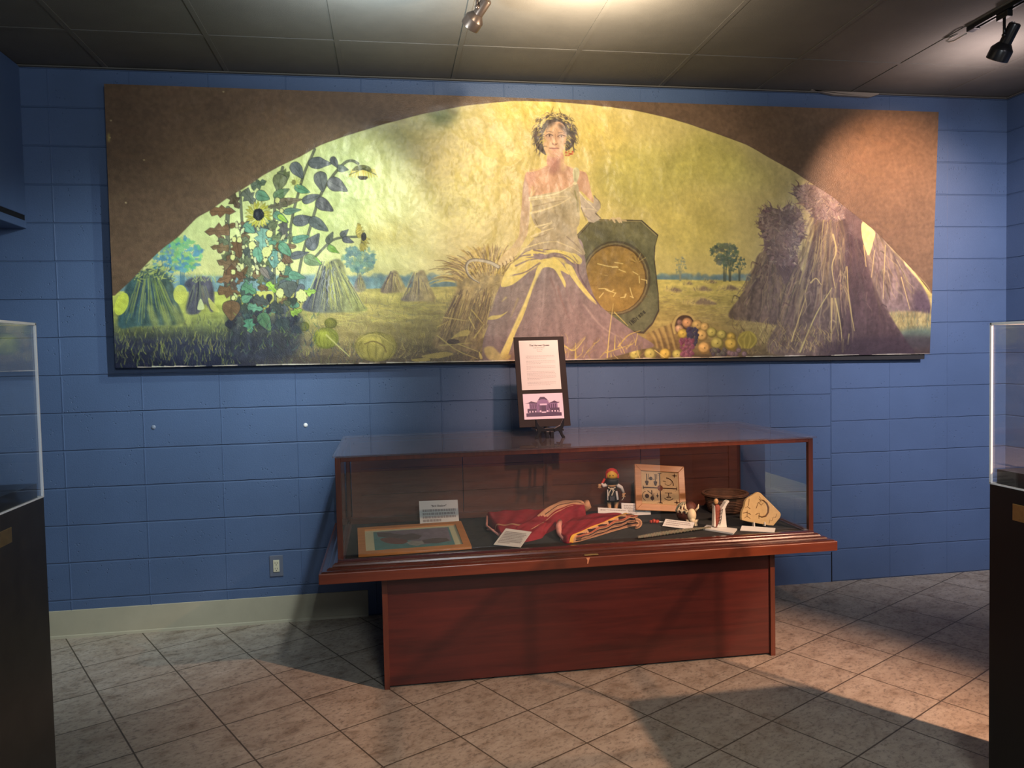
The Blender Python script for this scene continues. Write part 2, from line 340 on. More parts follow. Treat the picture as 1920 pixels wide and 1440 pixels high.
def paint():
    yy, xx = np.mgrid[0:CH, 0:CW]
    ph = hmap(HI, np.c_[xx.ravel(), yy.ravel()]); PX = ph[:, 0].reshape(CH, CW); PY = ph[:, 1].reshape(CH, CW)
    def ramp(v, stops):
        xs = [s[0] for s in stops]; return np.stack([np.interp(v, xs, [s[1][k] for s in stops]) for k in range(3)], -1)/255
    # --- sky
    sky = ramp(PX, [(215, (196, 212, 138)), (420, (206, 216, 146)), (620, (205, 214, 148)), (800, (214, 204, 142)), (1000, (224, 202, 128)), (1180, (220, 200, 122)), (1320, (202, 186, 112)), (1500, (190, 176, 126)), (1745, (206, 188, 130))])
    hz = np.clip((PY-430)/90, 0, 1)[..., None]
    sky = sky*(1-.45*hz)+np.array([214, 196, 128])/255*(.45*hz)
    sky = sky*(1+.20*N_big[..., None]+.09*N_mid[..., None]+.03*N_v[..., None]+.05*N_h[..., None]+.06*N_fine[..., None])
    IMG[:] = sky
    for cx, cy, rx, ry, c, a in [(735, 440, 60, 25, (190, 160, 80), .5), (1200, 330, 90, 60, (176, 172, 84), .45), (1330, 300, 70, 50, (176, 170, 80), .5), (1120, 260, 60, 40, (222, 196, 96), .4), (900, 300, 100, 60, (226, 208, 130), .45),
                              (640, 330, 60, 60, (200, 214, 158), .5), (860, 380, 60, 50, (212, 206, 130), .5), (1290, 420, 80, 60, (196, 180, 92), .4), (1480, 330, 60, 40, (190, 174, 110), .4), (560, 420, 60, 60, (206, 222, 136), .5), (820, 214, 34, 14, (92, 128, 106), .75),
                              (990, 205, 70, 14, (236, 200, 70), .6), (1400, 330, 50, 30, (180, 176, 96), .4)]:
        ell(cx, cy, rx, ry, c, a, soft=18, amp=.15)
    for _ in range(260):
        x, y = rng.uniform(240, 1600), rng.uniform(200, 500); b = rng.uniform(-26, 30)
        col = np.clip(IMG[tuple(np.clip(hmap(HC, [(x, y)])[0][::-1].astype(int), 0, [CH-1, CW-1]))]*255+b, 0, 255)
        t = rng.uniform(-.6, 2.4); l = rng.uniform(10, 40)
        line([(x, y), (x+l*math.cos(t), y+l*math.sin(t))], rng.uniform(3, 9), col, .22, soft=2)
    # --- distant wood and field
    fill([(200, 540), (300, 514), (420, 518), (560, 516), (600, 514), (690, 520), (780, 518), (860, 521), (960, 519), (960, 552), (200, 556)], (104, 138, 150), .85, soft=2, smooth=False, tex='v', amp=.2)
    fill([(1200, 520), (1280, 512), (1330, 518), (1420, 513), (1500, 520), (1500, 540), (1200, 530)], (128, 142, 130), .8, soft=2, smooth=False, tex='v', amp=.2)
    for x in list(range(600, 950, 7))+list(range(1225, 1440, 7)):
        ell(x+rng.uniform(-3, 3), 521+rng.uniform(-4, 3), rng.uniform(4, 9), rng.uniform(4, 8), jit((106, 136, 146), 10), .55, soft=1)
    fm = np.clip((PY-np.interp(PX, [200, 420, 600, 960, 1230, 1500, 1750], [545, 546, 543, 533, 523, 527, 524]))/2, 0, 1)[..., None]
    fc = ramp(PY, [(520, (214, 196, 112)), (555, (192, 178, 102)), (590, (172, 156, 92)), (630, (140, 124, 76)), (660, (112, 96, 64)), (690, (84, 70, 56))])
    left = np.clip((640-PX)/220, 0, 1)[..., None]; right = np.clip((PX-1240)/160, 0, 1)[..., None]
    fl = ramp(PY, [(530, (190, 196, 100)), (575, (166, 172, 84)), (610, (116, 124, 78)), (640, (52, 55, 68)), (690, (30, 34, 54))])
    fr = ramp(PY, [(520, (206, 190, 106)), (560, (186, 170, 100)), (600, (164, 148, 96)), (640, (136, 120, 76)), (675, (86, 72, 54))])
    fc = fc*(1-left)+fl*left; fc = fc*(1-right)+fr*right
    fc = fc*(1+.42*N_h[..., None]+.2*N_mid[..., None]+.14*N_fine[..., None])
    IMG[:] = IMG*(1-fm)+fc*fm
    grass([(600, 552), (940, 548), (900, 660), (560, 670)], 900, 11, -90, 30, [(208, 190, 106), (176, 160, 84), (120, 106, 78), (150, 140, 80), (196, 176, 90)], 1.3, .6)
    grass([(1240, 540), (1440, 540), (1480, 620), (1330, 610), (1235, 585)], 420, 12, -5, 18, [(216, 198, 124), (150, 136, 96), (196, 178, 104), (126, 112, 92)], 1.3, .55)
    grass([(640, 570), (900, 560), (860, 600), (600, 610)], 160, 26, 0, 8, [(206, 196, 106), (140, 132, 96), (214, 196, 100)], 2, .5)
    grass([(215, 600), (430, 600), (440, 690), (215, 690)], 520, 14, -90, 28, [(150, 158, 82), (96, 104, 70), (60, 66, 70), (176, 176, 84), (54, 56, 72)], 1.4, .65)
    grass([(430, 640), (660, 640), (700, 690), (430, 690)], 260, 12, -90, 40, [(96, 104, 72), (50, 54, 74), (70, 72, 78), (120, 128, 70), (40, 44, 66)], 1.4, .6)
    grass([(700, 660), (920, 655), (930, 690), (700, 690)], 240, 14, -70, 60, [(170, 146, 88), (110, 90, 66), (80, 66, 60), (196, 174, 100)], 1.5, .7)
    # small far stooks of cut hay on the right
    for x, y, w, h in [(1262, 543, 18, 6), (1315, 541, 22, 7), (1366, 539, 20, 7), (1312, 565, 34, 10), (1290, 531, 10, 4), (1333, 528, 12, 4)]:
        fill([(x-w, y+h*.5), (x-w*.3, y-h*.7), (x+w*.2, y-h*.8), (x+w, y+h*.5)], (196, 178, 112), .9, soft=1)
        fill([(x-w*.2, y+h*.5), (x+w*.1, y-h*.6), (x+w*.4, y-h*.4), (x+w*.95, y+h*.55)], (126, 108, 96), .8, soft=1)
        grass([(x-w, y-2), (x+w, y-2), (x+w, y+h), (x-w, y+h)], 18, 6, -70, 50, [(110, 96, 86), (214, 196, 120)], 1, .7)
    # --- trees
    def tree(cx, top, bot, w, cols, trunk, n=90, hfrac=.62):
        h = bot-top
        for dx in (-.06, .05, .18):
            line([(cx+dx*w*.3, bot), (cx+dx*w*.6, top+h*.55), (cx+dx*w*2.2, top+h*.2)], 2.2, trunk, .8, w2=.8)
        for _ in range(n):
            t = rng.uniform(0, 6.283); r = math.sqrt(rng.rand())
            x = cx+math.cos(t)*r*w/2; y = top+h*hfrac/2+math.sin(t)*r*h*hfrac/2
            ell(x, y, rng.uniform(2, 6.5)*w/60, rng.uniform(2, 5)*w/60, jit(cols[rng.randint(len(cols))], 10), .75, wob=.35, amp=.1)
    tree(340, 445, 535, 74, [(92, 150, 168), (110, 176, 124), (84, 134, 160), (120, 184, 120), (160, 190, 110)], (70, 110, 130), 150, .72)
    tree(308, 470, 530, 50, [(100, 152, 164), (90, 140, 168), (150, 182, 110)], (70, 110, 130), 60, .8)
    tree(672, 461, 540, 62, [(112, 146, 142), (98, 132, 136), (124, 158, 140), (150, 170, 130)], (96, 120, 110), 110, .62)
    tree(1358, 455, 527, 52, [(92, 104, 88), (80, 94, 84), (112, 120, 92), (104, 114, 100)], (78, 84, 72), 110, .6)
    tree(1386, 482, 526, 26, [(92, 110, 98), (84, 100, 92)], (78, 88, 80), 40, .6)
    tree(1368, 470, 527, 34, [(96, 110, 92), (82, 98, 88)], (78, 84, 72), 40, .7)
    tree(1275, 481, 526, 24, [(150, 152, 122), (140, 146, 124)], (150, 150, 120), 40, .75)
    # --- mid-field shocks
    def shock(P, c_l, c_r, split, n, dark, light, top=None):
        P = np.array(P, float); fill(P, c_l, .97, soft=1, col2=c_r, ang=0, tex='v', amp=.25)
        lo, hi = P.min(0), P.max(0); ap = np.array([lo[0]+(hi[0]-lo[0])*split, lo[1]])
        for _ in range(n):
            x = rng.uniform(lo[0], hi[0]); u = (x-lo[0])/(hi[0]-lo[0])
            s = rng.uniform(.02, .45); e = rng.uniform(.6, 1.0); foot = np.array([x, hi[1]-abs(u-.5)*8])
            tp = ap+np.array([(u-.5)*(hi[0]-lo[0])*.22, 0])
            a0, a1 = tp+(foot-tp)*s, tp+(foot-tp)*e
            c = (light if rng.rand() < .45+.35*(u > split) else dark); line([a0, (a0+a1)/2+rng.uniform(-2, 2, 2), a1], rng.uniform(1, 2.4), jit(c, 16), .6, w2=.8)
    shock([(735, 508), (745, 510), (756, 530), (762, 546), (740, 549), (714, 548), (722, 526)], (110, 96, 92), (188, 166, 104), .5, 26, (86, 74, 76), (206, 182, 112))
    shock([(786, 508), (796, 509), (806, 535), (816, 562), (790, 565), (752, 563), (768, 545), (776, 520)], (120, 108, 108), (196, 172, 108), .5, 34, (94, 84, 90), (208, 186, 120))
    shock([(672, 517), (678, 518), (686, 544), (662, 545)], (112, 106, 116), (178, 166, 100), .5, 10, (86, 80, 92), (190, 176, 104))
    shock([(622, 488), (640, 489), (652, 520), (672, 560), (688, 582), (640, 586), (590, 586), (566, 576), (585, 545), (600, 510)], (74, 78, 96), (168, 168, 92), .42, 110, (52, 56, 76), (188, 186, 104))
    for _ in range(16):
        x = rng.uniform(606, 630); y = rng.uniform(500, 560); line([(x, y), (x-3, y+8), (x+1, y+16)], 1.6, (168, 170, 176), .7, w2=.6)
    shock([(252, 512), (300, 505), (322, 530), (330, 560), (345, 604), (300, 610), (258, 612), (222, 612), (230, 560), (240, 530)], (58, 88, 92), (84, 98, 84), .45, 60, (44, 62, 78), (150, 162, 84))
    shock([(362, 520), (392, 520), (400, 540), (402, 560), (398, 586), (384, 570), (372, 588), (348, 586), (354, 550), (346, 532)], (74, 76, 88), (84, 80, 88), .5, 26, (54, 54, 70), (120, 124, 96))
    for _ in range(90):
        x = rng.uniform(246, 330); y = 500+abs(x-285)*.25+rng.uniform(-4, 22); t = rng.uniform(-1.2, .6)
        line([(x, y), (x+9*math.cos(t), y+9*math.sin(t))], 2, jit((176, 184, 96) if rng.rand() < .6 else (70, 88, 80), 14), .8, w2=.6)
    for _ in range(40):
        x = rng.uniform(348, 405); y = rng.uniform(514, 530); t = rng.uniform(-2.4, -.4)
        line([(x, y), (x+8*math.cos(t), y+8*math.sin(t))], 1.8, jit((166, 176, 110), 14), .75, w2=.5)
    ell(228, 570, 12, 22, (196, 206, 78), .9, rot=20); ell(338, 552, 13, 18, (196, 200, 96), .9)
    for x in (276, 300, 322, 338): fill([(x, 575), (x+8, 574), (x+22, 606), (x+10, 610)], (172, 176, 92), .5, soft=2)
    fill([(376, 560), (383, 578), (370, 580)], (206, 214, 150), .9); fill([(391, 558), (412, 584), (396, 580)], (190, 190, 96), .8)
    # --- right corn shocks
    def stalks(P, ap, apw, n, cols, w=2.6, y0=.0, y1=1., a=.75):
        P = np.array(P, float); lo, hi = P.min(0), P.max(0)
        for k in range(n):
            u = rng.rand(); foot = np.array([lo[0]+u*(hi[0]-lo[0]), hi[1]-rng.uniform(0, 22)-abs(u-.5)*10]); tp = np.array([ap[0]+(u-.5)*apw, ap[1]])
            s = rng.uniform(y0, .7); e = min(y1, s+rng.uniform(.12, .4)); p, q = tp+(foot-tp)*s, tp+(foot-tp)*e
            b1, b2 = rng.uniform(-5, 5, 2); mid = p+(q-p)*.4+np.array([b1, 0]); mid2 = p+(q-p)*.75+np.array([b2, 0])
            if k % 3: line([p, mid, mid2, q], w*rng.uniform(1.2, 2.6), np.array(jit(cols[rng.randint(len(cols))], 12))*.92, a*.55, w2=1.2, soft=1.3)
            else: line([p, mid, mid2, q], w*rng.uniform(.5, 1.0), jit(cols[rng.randint(len(cols))], 12), a, w2=.7)
            if k % 9 == 0:      # a bent leaf
                sd = rng.choice([-1, 1]); line([mid, mid+np.array([sd*rng.uniform(5, 12), -4]), mid+np.array([sd*rng.uniform(9, 18), rng.uniform(6, 16)])], w*1.3, jit(cols[rng.randint(len(cols))], 12), a*.8, w2=.6)
    SC = [(96, 82, 72), (150, 132, 100), (118, 100, 84), (164, 146, 108), (80, 66, 64), (136, 118, 98)]
    far = [(1640, 420), (1662, 455), (1700, 500), (1735, 545), (1742, 590), (1690, 594), (1640, 596), (1612, 560), (1622, 500)]
    fill(far, (132, 116, 102), .97, soft=1, col2=(104, 88, 92), ang=40, tex='v', amp=.25); stalks(far, (1636, 420), 30, 90, SC, 2.4)
    fill([(1716, 548), (1740, 556), (1746, 600), (1718, 592)], (80, 66, 76), .75, soft=4)
    fill([(1660, 588), (1746, 590), (1746, 640), (1690, 628)], (150, 138, 92), .9, soft=2, tex='v', amp=.25); grass([(1670, 590), (1746, 592), (1746, 625), (1690, 620)], 120, 12, -88, 22, [(176, 160, 110), (120, 108, 76), (98, 110, 92)], 1.4, .7)
    fill([(1685, 622), (1746, 616), (1746, 650), (1690, 650)], (74, 96, 92), .75, soft=5)
    A = [(1420, 480), (1440, 470), (1480, 478), (1500, 500), (1520, 560), (1530, 610), (1480, 612), (1420, 604), (1366, 594), (1392, 550), (1412, 510)]
    fill(A, (112, 96, 82), .98, soft=1, col2=(98, 82, 80), ang=0, tex='v', amp=.3); stalks(A, (1452, 470), 44, 170, SC, 2.6)
    fill([(1455, 495), (1470, 480), (1500, 505), (1498, 540), (1482, 560), (1470, 530)], (84, 68, 70), .75, soft=3)
    Hd = [(1428, 396), (1440, 388), (1462, 392), (1480, 384), (1500, 394), (1508, 420), (1506, 446), (1494, 468), (1496, 494), (1470, 498), (1446, 492), (1434, 464), (1430, 440), (1422, 420)]
    fill(Hd, (132, 114, 104), .97, col2=(102, 84, 82), ang=45, tex='m', amp=.3)
    def shaggy(P, n, cols, L=9):
        for q in inpoly(P, n):
            t = rng.uniform(0, 6.28); d = np.array([math.cos(t), math.sin(t)])*L*rng.uniform(.5, 1.3)
            line([q, q+d*.5+rng.uniform(-3, 3, 2), q+d], rng.uniform(1.2, 3), jit(cols[rng.randint(len(cols))], 12), .7, w2=.6)
    def bushy(P, n, cols, L=13):
        P = np.array(P, float); c0 = P.mean(0); Q = smooth_closed(P, 4)
        for _ in range(n):
            p = Q[rng.randint(len(Q))]; d = (p-c0)/max(np.linalg.norm(p-c0), 1e-6); t = math.atan2(d[1], d[0])+rng.uniform(-1.0, 1.0); l = L*rng.uniform(.4, 1.3)
            if p[1] > c0[1]+30: l *= .5
            s0 = p-d*rng.uniform(2, 10); line([s0, s0+l*.6*np.array([math.cos(t), math.sin(t)]), s0+l*np.array([math.cos(t+rng.uniform(-.7, .7)), math.sin(t)])], rng.uniform(2.4, 5), jit(cols[rng.randint(len(cols))], 12), .85, w2=.7)
    HCOL = [(150, 132, 118), (112, 94, 90), (172, 152, 128), (92, 76, 76), (132, 112, 104)]
    shaggy(Hd, 230, HCOL, 11); bushy(Hd, 90, HCOL)
    for k in range(len(Hd)):
        p = np.array(Hd[k], float)
        if p[1] < 470:
            for _ in range(5): t = math.atan2(p[1]-440, p[0]-1465)+rng.uniform(-.7, .7); line([p+rng.uniform(-5, 5, 2), p+9*np.array([math.cos(t), math.sin(t)])], 1.5, jit((116, 98, 90), 10), .8, w2=.5)
    Bd = [(1530, 396), (1560, 388), (1600, 396), (1618, 420), (1624, 480), (1640, 540), (1668, 590), (1700, 640), (1712, 664), (1640, 668), (1540, 668), (1440, 660), (1462, 600), (1500, 530), (1524, 450)]
    fill(Bd, (110, 94, 82), .98, soft=1, col2=(78, 62, 64), ang=0, tex='v', amp=.3)
    fill([(1568, 420), (1610, 410), (1622, 480), (1640, 545), (1690, 640), (1708, 668), (1580, 668), (1572, 560)], (72, 57, 58), .9, soft=5, tex='v', amp=.2)
    stalks([(1440, 440), (1600, 660)], (1552, 392), 50, 170, SC+[(176, 158, 106)], 3, a=.75)
    stalks([(1570, 440), (1700, 660)], (1590, 392), 40, 40, [(92, 76, 72), (64, 50, 54), (104, 88, 78)], 2.4, a=.55)
    Hb = [(1488, 358), (1496, 348), (1520, 346), (1545, 352), (1570, 372), (1590, 392), (1586, 410), (1556, 412), (1528, 410), (1512, 392), (1496, 376)]
    fill(Hb, (140, 120, 112), .97, col2=(116, 100, 94), ang=60, tex='m', amp=.3); shaggy(Hb, 170, HCOL, 11); bushy(Hb, 80, HCOL)
    fill([(1584, 388), (1602, 404), (1620, 420), (1622, 450), (1600, 440), (1584, 410)], (96, 78, 74), .9, soft=2)
    fill([(1618, 416), (1640, 434), (1638, 452), (1630, 478), (1624, 470), (1616, 440)], (216, 204, 132), .95)
    for P, w in [([(1562, 440), (1568, 470), (1560, 500), (1566, 540)], 4), ([(1566, 560), (1576, 610), (1580, 660)], 3.4), ([(1588, 500), (1592, 560), (1602, 620)], 2.4), ([(1560, 560), (1558, 640)], 4), ([(1620, 460), (1624, 500)], 3), ([(1500, 660), (1530, 590), (1560, 540)], 3.4), ([(1484, 640), (1510, 560)], 3.4), ([(1580, 660), (1582, 636)], 4), ([(1590, 645), (1592, 626)], 3.6),
                 ([(1520, 530), (1530, 522), (1540, 534)], 3.4), ([(1640, 470), (1634, 520)], 2), ([(1660, 460), (1656, 560)], 2), ([(1690, 520), (1706, 580)], 2.4)]:
        line(P, w, jit((186, 168, 110), 8), .85, w2=1.4)
    grass([(1370, 600), (1560, 622), (1600, 662), (1400, 664)], 420, 13, -90, 45, [(166, 146, 92), (112, 92, 68), (84, 68, 58), (190, 170, 110), (140, 122, 84)], 1.6, .75)
    fill([(1560, 640), (1744, 630), (1746, 666), (1560, 668)], (58, 46, 52), .75, soft=6)
    # --- wheat sheaf behind the figure
    sh = [(850, 520), (856, 496), (878, 474), (905, 464), (938, 466), (965, 480), (960, 540), (935, 610), (905, 650), (860, 660), (812, 650), (822, 620), (840, 580), (856, 540)]
    fill(sh, (192, 168, 104), .95, soft=2, col2=(142, 118, 80), ang=80, tex='v', amp=.3)
    for _ in range(230):
        u = rng.rand(); a0 = np.array([858+u*80, 545+rng.uniform(-8, 8)]); t = np.array([834+u*90-(1-u)*14, 640+rng.uniform(-20, 12)])
        s, e = sorted(rng.rand(2)); p, q = a0+(t-a0)*s, a0+(t-a0)*max(e, s+.15); line([p, (p+q)/2+rng.uniform(-3, 3, 2), q], rng.uniform(1, 2.4), jit([(214, 190, 116), (112, 90, 62), (172, 146, 92), (94, 74, 56)][rng.randint(4)], 10), .7, w2=.7)
    for _ in range(420):
        u = rng.rand(); base = np.array([872+u*70, 520+rng.uniform(-20, 10)]); t = math.radians(-172+u*118+rng.uniform(-14, 14)); l = rng.uniform(25, 72)
        tip = base+l*np.array([math.cos(t), math.sin(t)*.95])+np.array([0, l*l*.0035])
        line([base+(tip-base)*.45, base+(tip-base)*.75+np.array([0, -3]), tip], rng.uniform(1.4, 3), jit([(222, 198, 116), (120, 98, 56), (200, 172, 90), (150, 124, 70)][rng.randint(4)], 10), .8, w2=1)
    # --- the cornucopia and pumpkins
    def Zc(x, y): return (1180+x/5.333, 420+y/5.333)
    fill([Zc(170, 1110), Zc(280, 1050), Zc(400, 1000), Zc(460, 930), Zc(520, 905), Zc(600, 910), Zc(650, 965), Zc(560, 1100), Zc(500, 1240), Zc(440, 1262), Zc(320, 1245), Zc(225, 1205)], (160, 138, 84), .98, col2=(120, 98, 62), ang=90, tex='h', amp=.2)
    for k, x in enumerate((215, 270, 330, 390)):
        line([Zc(x, 1085-k*22), Zc(x+38, 1140), Zc(x+66, 1235+k*4)], 6, (190, 166, 100), .55, w2=4, soft=1.5); line([Zc(x+26, 1072-k*22), Zc(x+60, 1140), Zc(x+92, 1238)], 3.2, (104, 86, 58), .5, soft=1.3)
    fill([Zc(468, 970), Zc(500, 918), Zc(570, 908), Zc(630, 940), Zc(640, 975), Zc(560, 1080), Zc(500, 1120), Zc(462, 1040)], (78, 58, 46), .95)
    line([Zc(455, 1090), Zc(440, 1010), Zc(470, 940), Zc(530, 902), Zc(610, 912), Zc(655, 965)], 4.5, (188, 166, 104), .95)
    def ball(x, y, r, col, sx=1., light=(.32, .34)):
        cx, cy = Zc(x, y); r = r/5.333
        ell(cx, cy, r*sx, r, np.array(col)*.62, .97, amp=.08); ell(cx-r*.14, cy-r*.14, r*.82*sx, r*.80, col, .9, soft=1, amp=.1)
        ell(cx-r*.28, cy-r*.3, r*.36*sx, r*.34, np.clip(np.array(col)*1.16+8, 0, 255), .75, soft=1, amp=0); ell(cx+r*.05, cy-r*.02, max(r*.12, .8), max(r*.1, .8), np.array(col)*.5, .7, amp=0)
    APL = (206, 172, 104); GRN = (190, 178, 96); YEL = (206, 176, 82)
    for x, y, r, c in [(505, 985, 30, (150, 116, 100)), (580, 990, 52, (214, 160, 110)), (680, 1012, 54, APL), (755, 1030, 46, APL), (500, 1050, 42, (206, 166, 128)), (535, 1100, 52, YEL), (825, 1085, 52, GRN), (725, 1115, 60, APL), (925, 1108, 50, GRN), (1020, 1130, 46, YEL), (880, 1195, 64, GRN), (1020, 1200, 64, YEL), (60, 1300, 60, GRN), (210, 1303, 60, GRN), (360, 1300, 56, YEL), (478, 1305, 48, GRN)]: ball(x, y, r, c)
    for _ in range(46): x, y = rng.uniform(580, 690), rng.uniform(1045, 1150); ball(x, y, 15, jit((84, 78, 100), 10))
    for _ in range(40): ball(640+rng.uniform(-20, 30), rng.uniform(1150, 1215), 14, jit((80, 78, 96), 8))
    for _ in range(60): x, y = rng.uniform(505, 640), rng.uniform(1140, 1330); x += (y-1140)*.08 if x < 560 else 0; ball(x, y, 17, jit((150, 92, 112), 14))
    ball(750, 1240, 62, (212, 172, 104))
    for _ in range(24): ball(rng.uniform(820, 960), rng.uniform(1255, 1310), 20, jit((96, 84, 92) if rng.rand() < .6 else (120, 116, 104), 8))
    for x, y in [(1000, 1290), (1095, 1265), (1065, 1302), (1150, 1300), (1030, 1300)]: ball(x, y, 26, (140, 116, 118))
    def pumpkin(cx, cy, rx, ry, col, ribs=6, stem=None):
        ell(cx, cy, rx, ry, np.array(col)*.6, .98, amp=.1)
        for k in range(ribs):
            u = (k+.5)/ribs*2-1; ell(cx+u*rx*.78, cy-ry*.03, rx*.30, ry*(.94-.18*abs(u)), np.array(col)*(.95-.12*abs(u)), .55, soft=1, amp=.12)
            line([(cx+u*rx*.3, cy-ry*.8), (cx+u*rx*1.02, cy), (cx+u*rx*.7, cy+ry*.85)], 1.4, np.array(col)*.5, .6)
        ell(cx-rx*.2, cy-ry*.45, rx*.5, ry*.24, np.clip(np.array(col)*1.2, 0, 255), .45, soft=3, amp=0)
        if stem: line(stem, 3, (190, 184, 110), .9, w2=1.4)
    pumpkin(570, 612, 10, 9, (150, 152, 62)); pumpkin(620, 606, 12, 10, (150, 146, 56)); pumpkin(611, 634, 24, 20, (170, 172, 66), 6, [(612, 628), (630, 645), (655, 668)])
    pumpkin(705, 650, 40, 28, (196, 178, 86), 5)
    line([(684, 645), (700, 640), (718, 648), (724, 660)], 2.5, (112, 94, 48), .8); line([(672, 640), (690, 628), (712, 630), (736, 645)], 2, (206, 186, 100), .6)
    cx, cy = Zc(1180, 1158); ell(cx, cy, 18.5, 16.5, (150, 136, 62), .98)
    for k in range(7): u = (k-3)/3.2; line([(cx+u*4+2, cy-15), (cx+u*18, cy-1), (cx+u*9-2, cy+15)], 3, (190, 172, 80) if k % 2 == 0 else (146, 132, 60), .6)
    # --- the seated figure: skirt, bodice, arms, head
    def Z6(x, y): return (820+x/4.364, 400+y/4.364)
    def Z7(x, y): return (940+x/6.4, 360+y/6.4)
    def Z5(x, y): return (880+x/5.053, 180+y/5.053)
    MAU = (152, 132, 130); YL = (226, 204, 118); DK = (128, 106, 110)
    # shield first (behind the dress)
    shp = [Z7(1080, 325), Z7(1690, 335), Z7(1885, 515), Z7(1850, 640), Z7(1840, 800), Z6(1800, 560), Z6(1812, 660), Z6(1816, 800), Z6(1765, 905), Z6(1690, 985), Z6(1400, 960), Z6(1180, 560), Z7(960, 640), Z7(900, 520)]
    fill(shp, (72, 62, 50), .98, smooth=False); q = np.array(shp); fill(q.mean(0)+(q-q.mean(0))*.965, (116, 110, 76), .97, smooth=False, col2=(98, 100, 74), ang=60, tex='m', amp=.2)
    line([Z7(1095, 340), Z7(1680, 352), Z7(1860, 520)], 2, (168, 156, 108), .8, smooth=False); line([Z7(1080, 340), Z7(915, 525)], 1.6, (160, 150, 104), .7)
    dcx, dcy = 1155, 521
    ell(dcx, dcy, 65, 70, (86, 76, 54), .95); ell(dcx-1, dcy+1, 62, 67, (132, 118, 82), .9); ell(dcx-1, dcy+1, 59, 64, (96, 74, 42), .95); ell(dcx-2, dcy+2, 57, 62, (166, 132, 70), .98, col2=(150, 122, 62), ang=90, tex='m', amp=.16)
    for _ in range(60):
        x, y = dcx+rng.uniform(-50, 50), dcy+rng.uniform(-30, 50); line([(x, y), (x+rng.uniform(4, 14), y+rng.uniform(-1, 1))], 1, jit((140, 108, 56), 14), .5)
    SL = (230, 206, 132)
    for P in [[Z7(1155, 860), Z7(1280, 890), Z7(1400, 905)], [Z7(1330, 905), Z7(1390, 895)], [Z7(1360, 845), Z7(1460, 860)], [Z7(1410, 930), Z7(1490, 960)], [Z7(1170, 1160), Z7(1250, 1160), Z7(1310, 1190), Z7(1370, 1215)], [Z7(1250, 1170), Z7(1310, 1195), Z7(1350, 1175)], [Z7(1545, 1150), Z7(1560, 1210), Z7(1580, 1270)], [Z7(1500, 1225), Z7(1485, 1260)], [Z7(1580, 955), Z7(1640, 990)], [Z7(1655, 1010), Z7(1660, 1090)], [Z7(1680, 1045), Z7(1740, 1060)], [Z7(1745, 1060), Z7(1745, 1095)], [Z6(1325, 690), Z6(1360, 650)], [Z6(1440, 680), Z6(1460, 650)], [Z6(1580, 680), Z6(1605, 690)], [Z6(1500, 690), Z6(1530, 686)], [Z6(1540, 660), Z6(1530, 690)]]:
        line(P, 1.7, SL, .9)
    for k in range(9):
        t = math.radians(-165+k*19); o = np.array(Z7(1630, 850)); d = np.array([math.cos(t), math.sin(t)]); line([o+d*3, o+d*(14 if k < 4 else 19)], 1.1, (206, 178, 104) if k % 2 else (112, 86, 46), .75)
    for x in (1110, 1180, 1230, 1250): line([Z7(x, 960+(x-1110)*.3), Z7(x+28, 962+(x-1110)*.3)], 1, (196, 170, 100), .7)
    # shield's painted word, slanting up along its lower edge
    o = np.array(Z6(1588, 918)); ax = np.array(Z6(1712, 806))-o; L = np.linalg.norm(ax); ax = ax/L; up = np.array([ax[1], -ax[0]])
    G = {'I': [[(.3, 0), (.3, 1)]], 'N': [[(0, 0), (0, 1), (.7, 0), (.7, 1)]], 'D': [[(0, 0), (0, 1.1), (.75, .75), (.7, .2), (0, 0)]], 'i': [[(.2, 0), (.2, .7)]], 'a': [[(.6, .65), (.1, .6), (.1, .05), (.6, .1)], [(.6, .7), (.6, 0)]], 'n': [[(0, 0), (0, .7)], [(0, .5), (.35, .75), (.6, .5), (.6, 0)]]}
    for k, ch in enumerate('INDiana'):
        for st in G[ch]: line([o+ax*(L*(k/7.+x*.11))+up*y*7.5 for x, y in st], 1.5, (40, 38, 32), .9, smooth=False)
    # skirt
    sk = [Z6(780, 235), Z6(690, 330), Z6(630, 400), Z6(560, 480), Z6(515, 590), Z6(480, 670), Z6(440, 770), Z6(412, 880), Z6(384, 1000), Z6(368, 1130), Z6(400, 1215), Z6(700, 1215), Z6(1100, 1205), Z6(1400, 1180), Z6(1640, 1120), Z6(1775, 1082), Z6(1640, 990), Z6(1500, 890), Z6(1350, 770), Z6(1280, 670), Z6(1225, 500), Z6(1205, 340), Z6(1150, 200), Z6(900, 220)]
    fill(sk, MAU, .99, col2=(134, 112, 108), ang=90, tex='v', amp=.14)
    fill([Z6(440, 800), Z6(500, 640), Z6(700, 560), Z6(740, 640), Z6(640, 820), Z6(560, 1000), Z6(420, 1000)], (148, 128, 120), .8, soft=5, tex='v', amp=.15)
    fill([Z6(520, 590), Z6(560, 480), Z6(640, 390), Z6(740, 310), Z6(830, 320), Z6(790, 350), Z6(720, 360), Z6(840, 370), Z6(900, 375), Z6(780, 450), Z6(700, 520), Z6(620, 580), Z6(560, 600)], YL, .98, tex='m', amp=.1)
    fill([Z6(760, 300), Z6(880, 290), Z6(1000, 280), Z6(1100, 310), Z6(1180, 370), Z6(1170, 415), Z6(1100, 400), Z6(1030, 345), Z6(940, 325), Z6(850, 330)], YL, .97, tex='m', amp=.1)
    fill([Z6(640, 420), Z6(740, 400), Z6(880, 370), Z6(1000, 350), Z6(1060, 420), Z6(960, 380), Z6(860, 410), Z6(760, 470), Z6(660, 490)], (214, 190, 110), .85, soft=1)
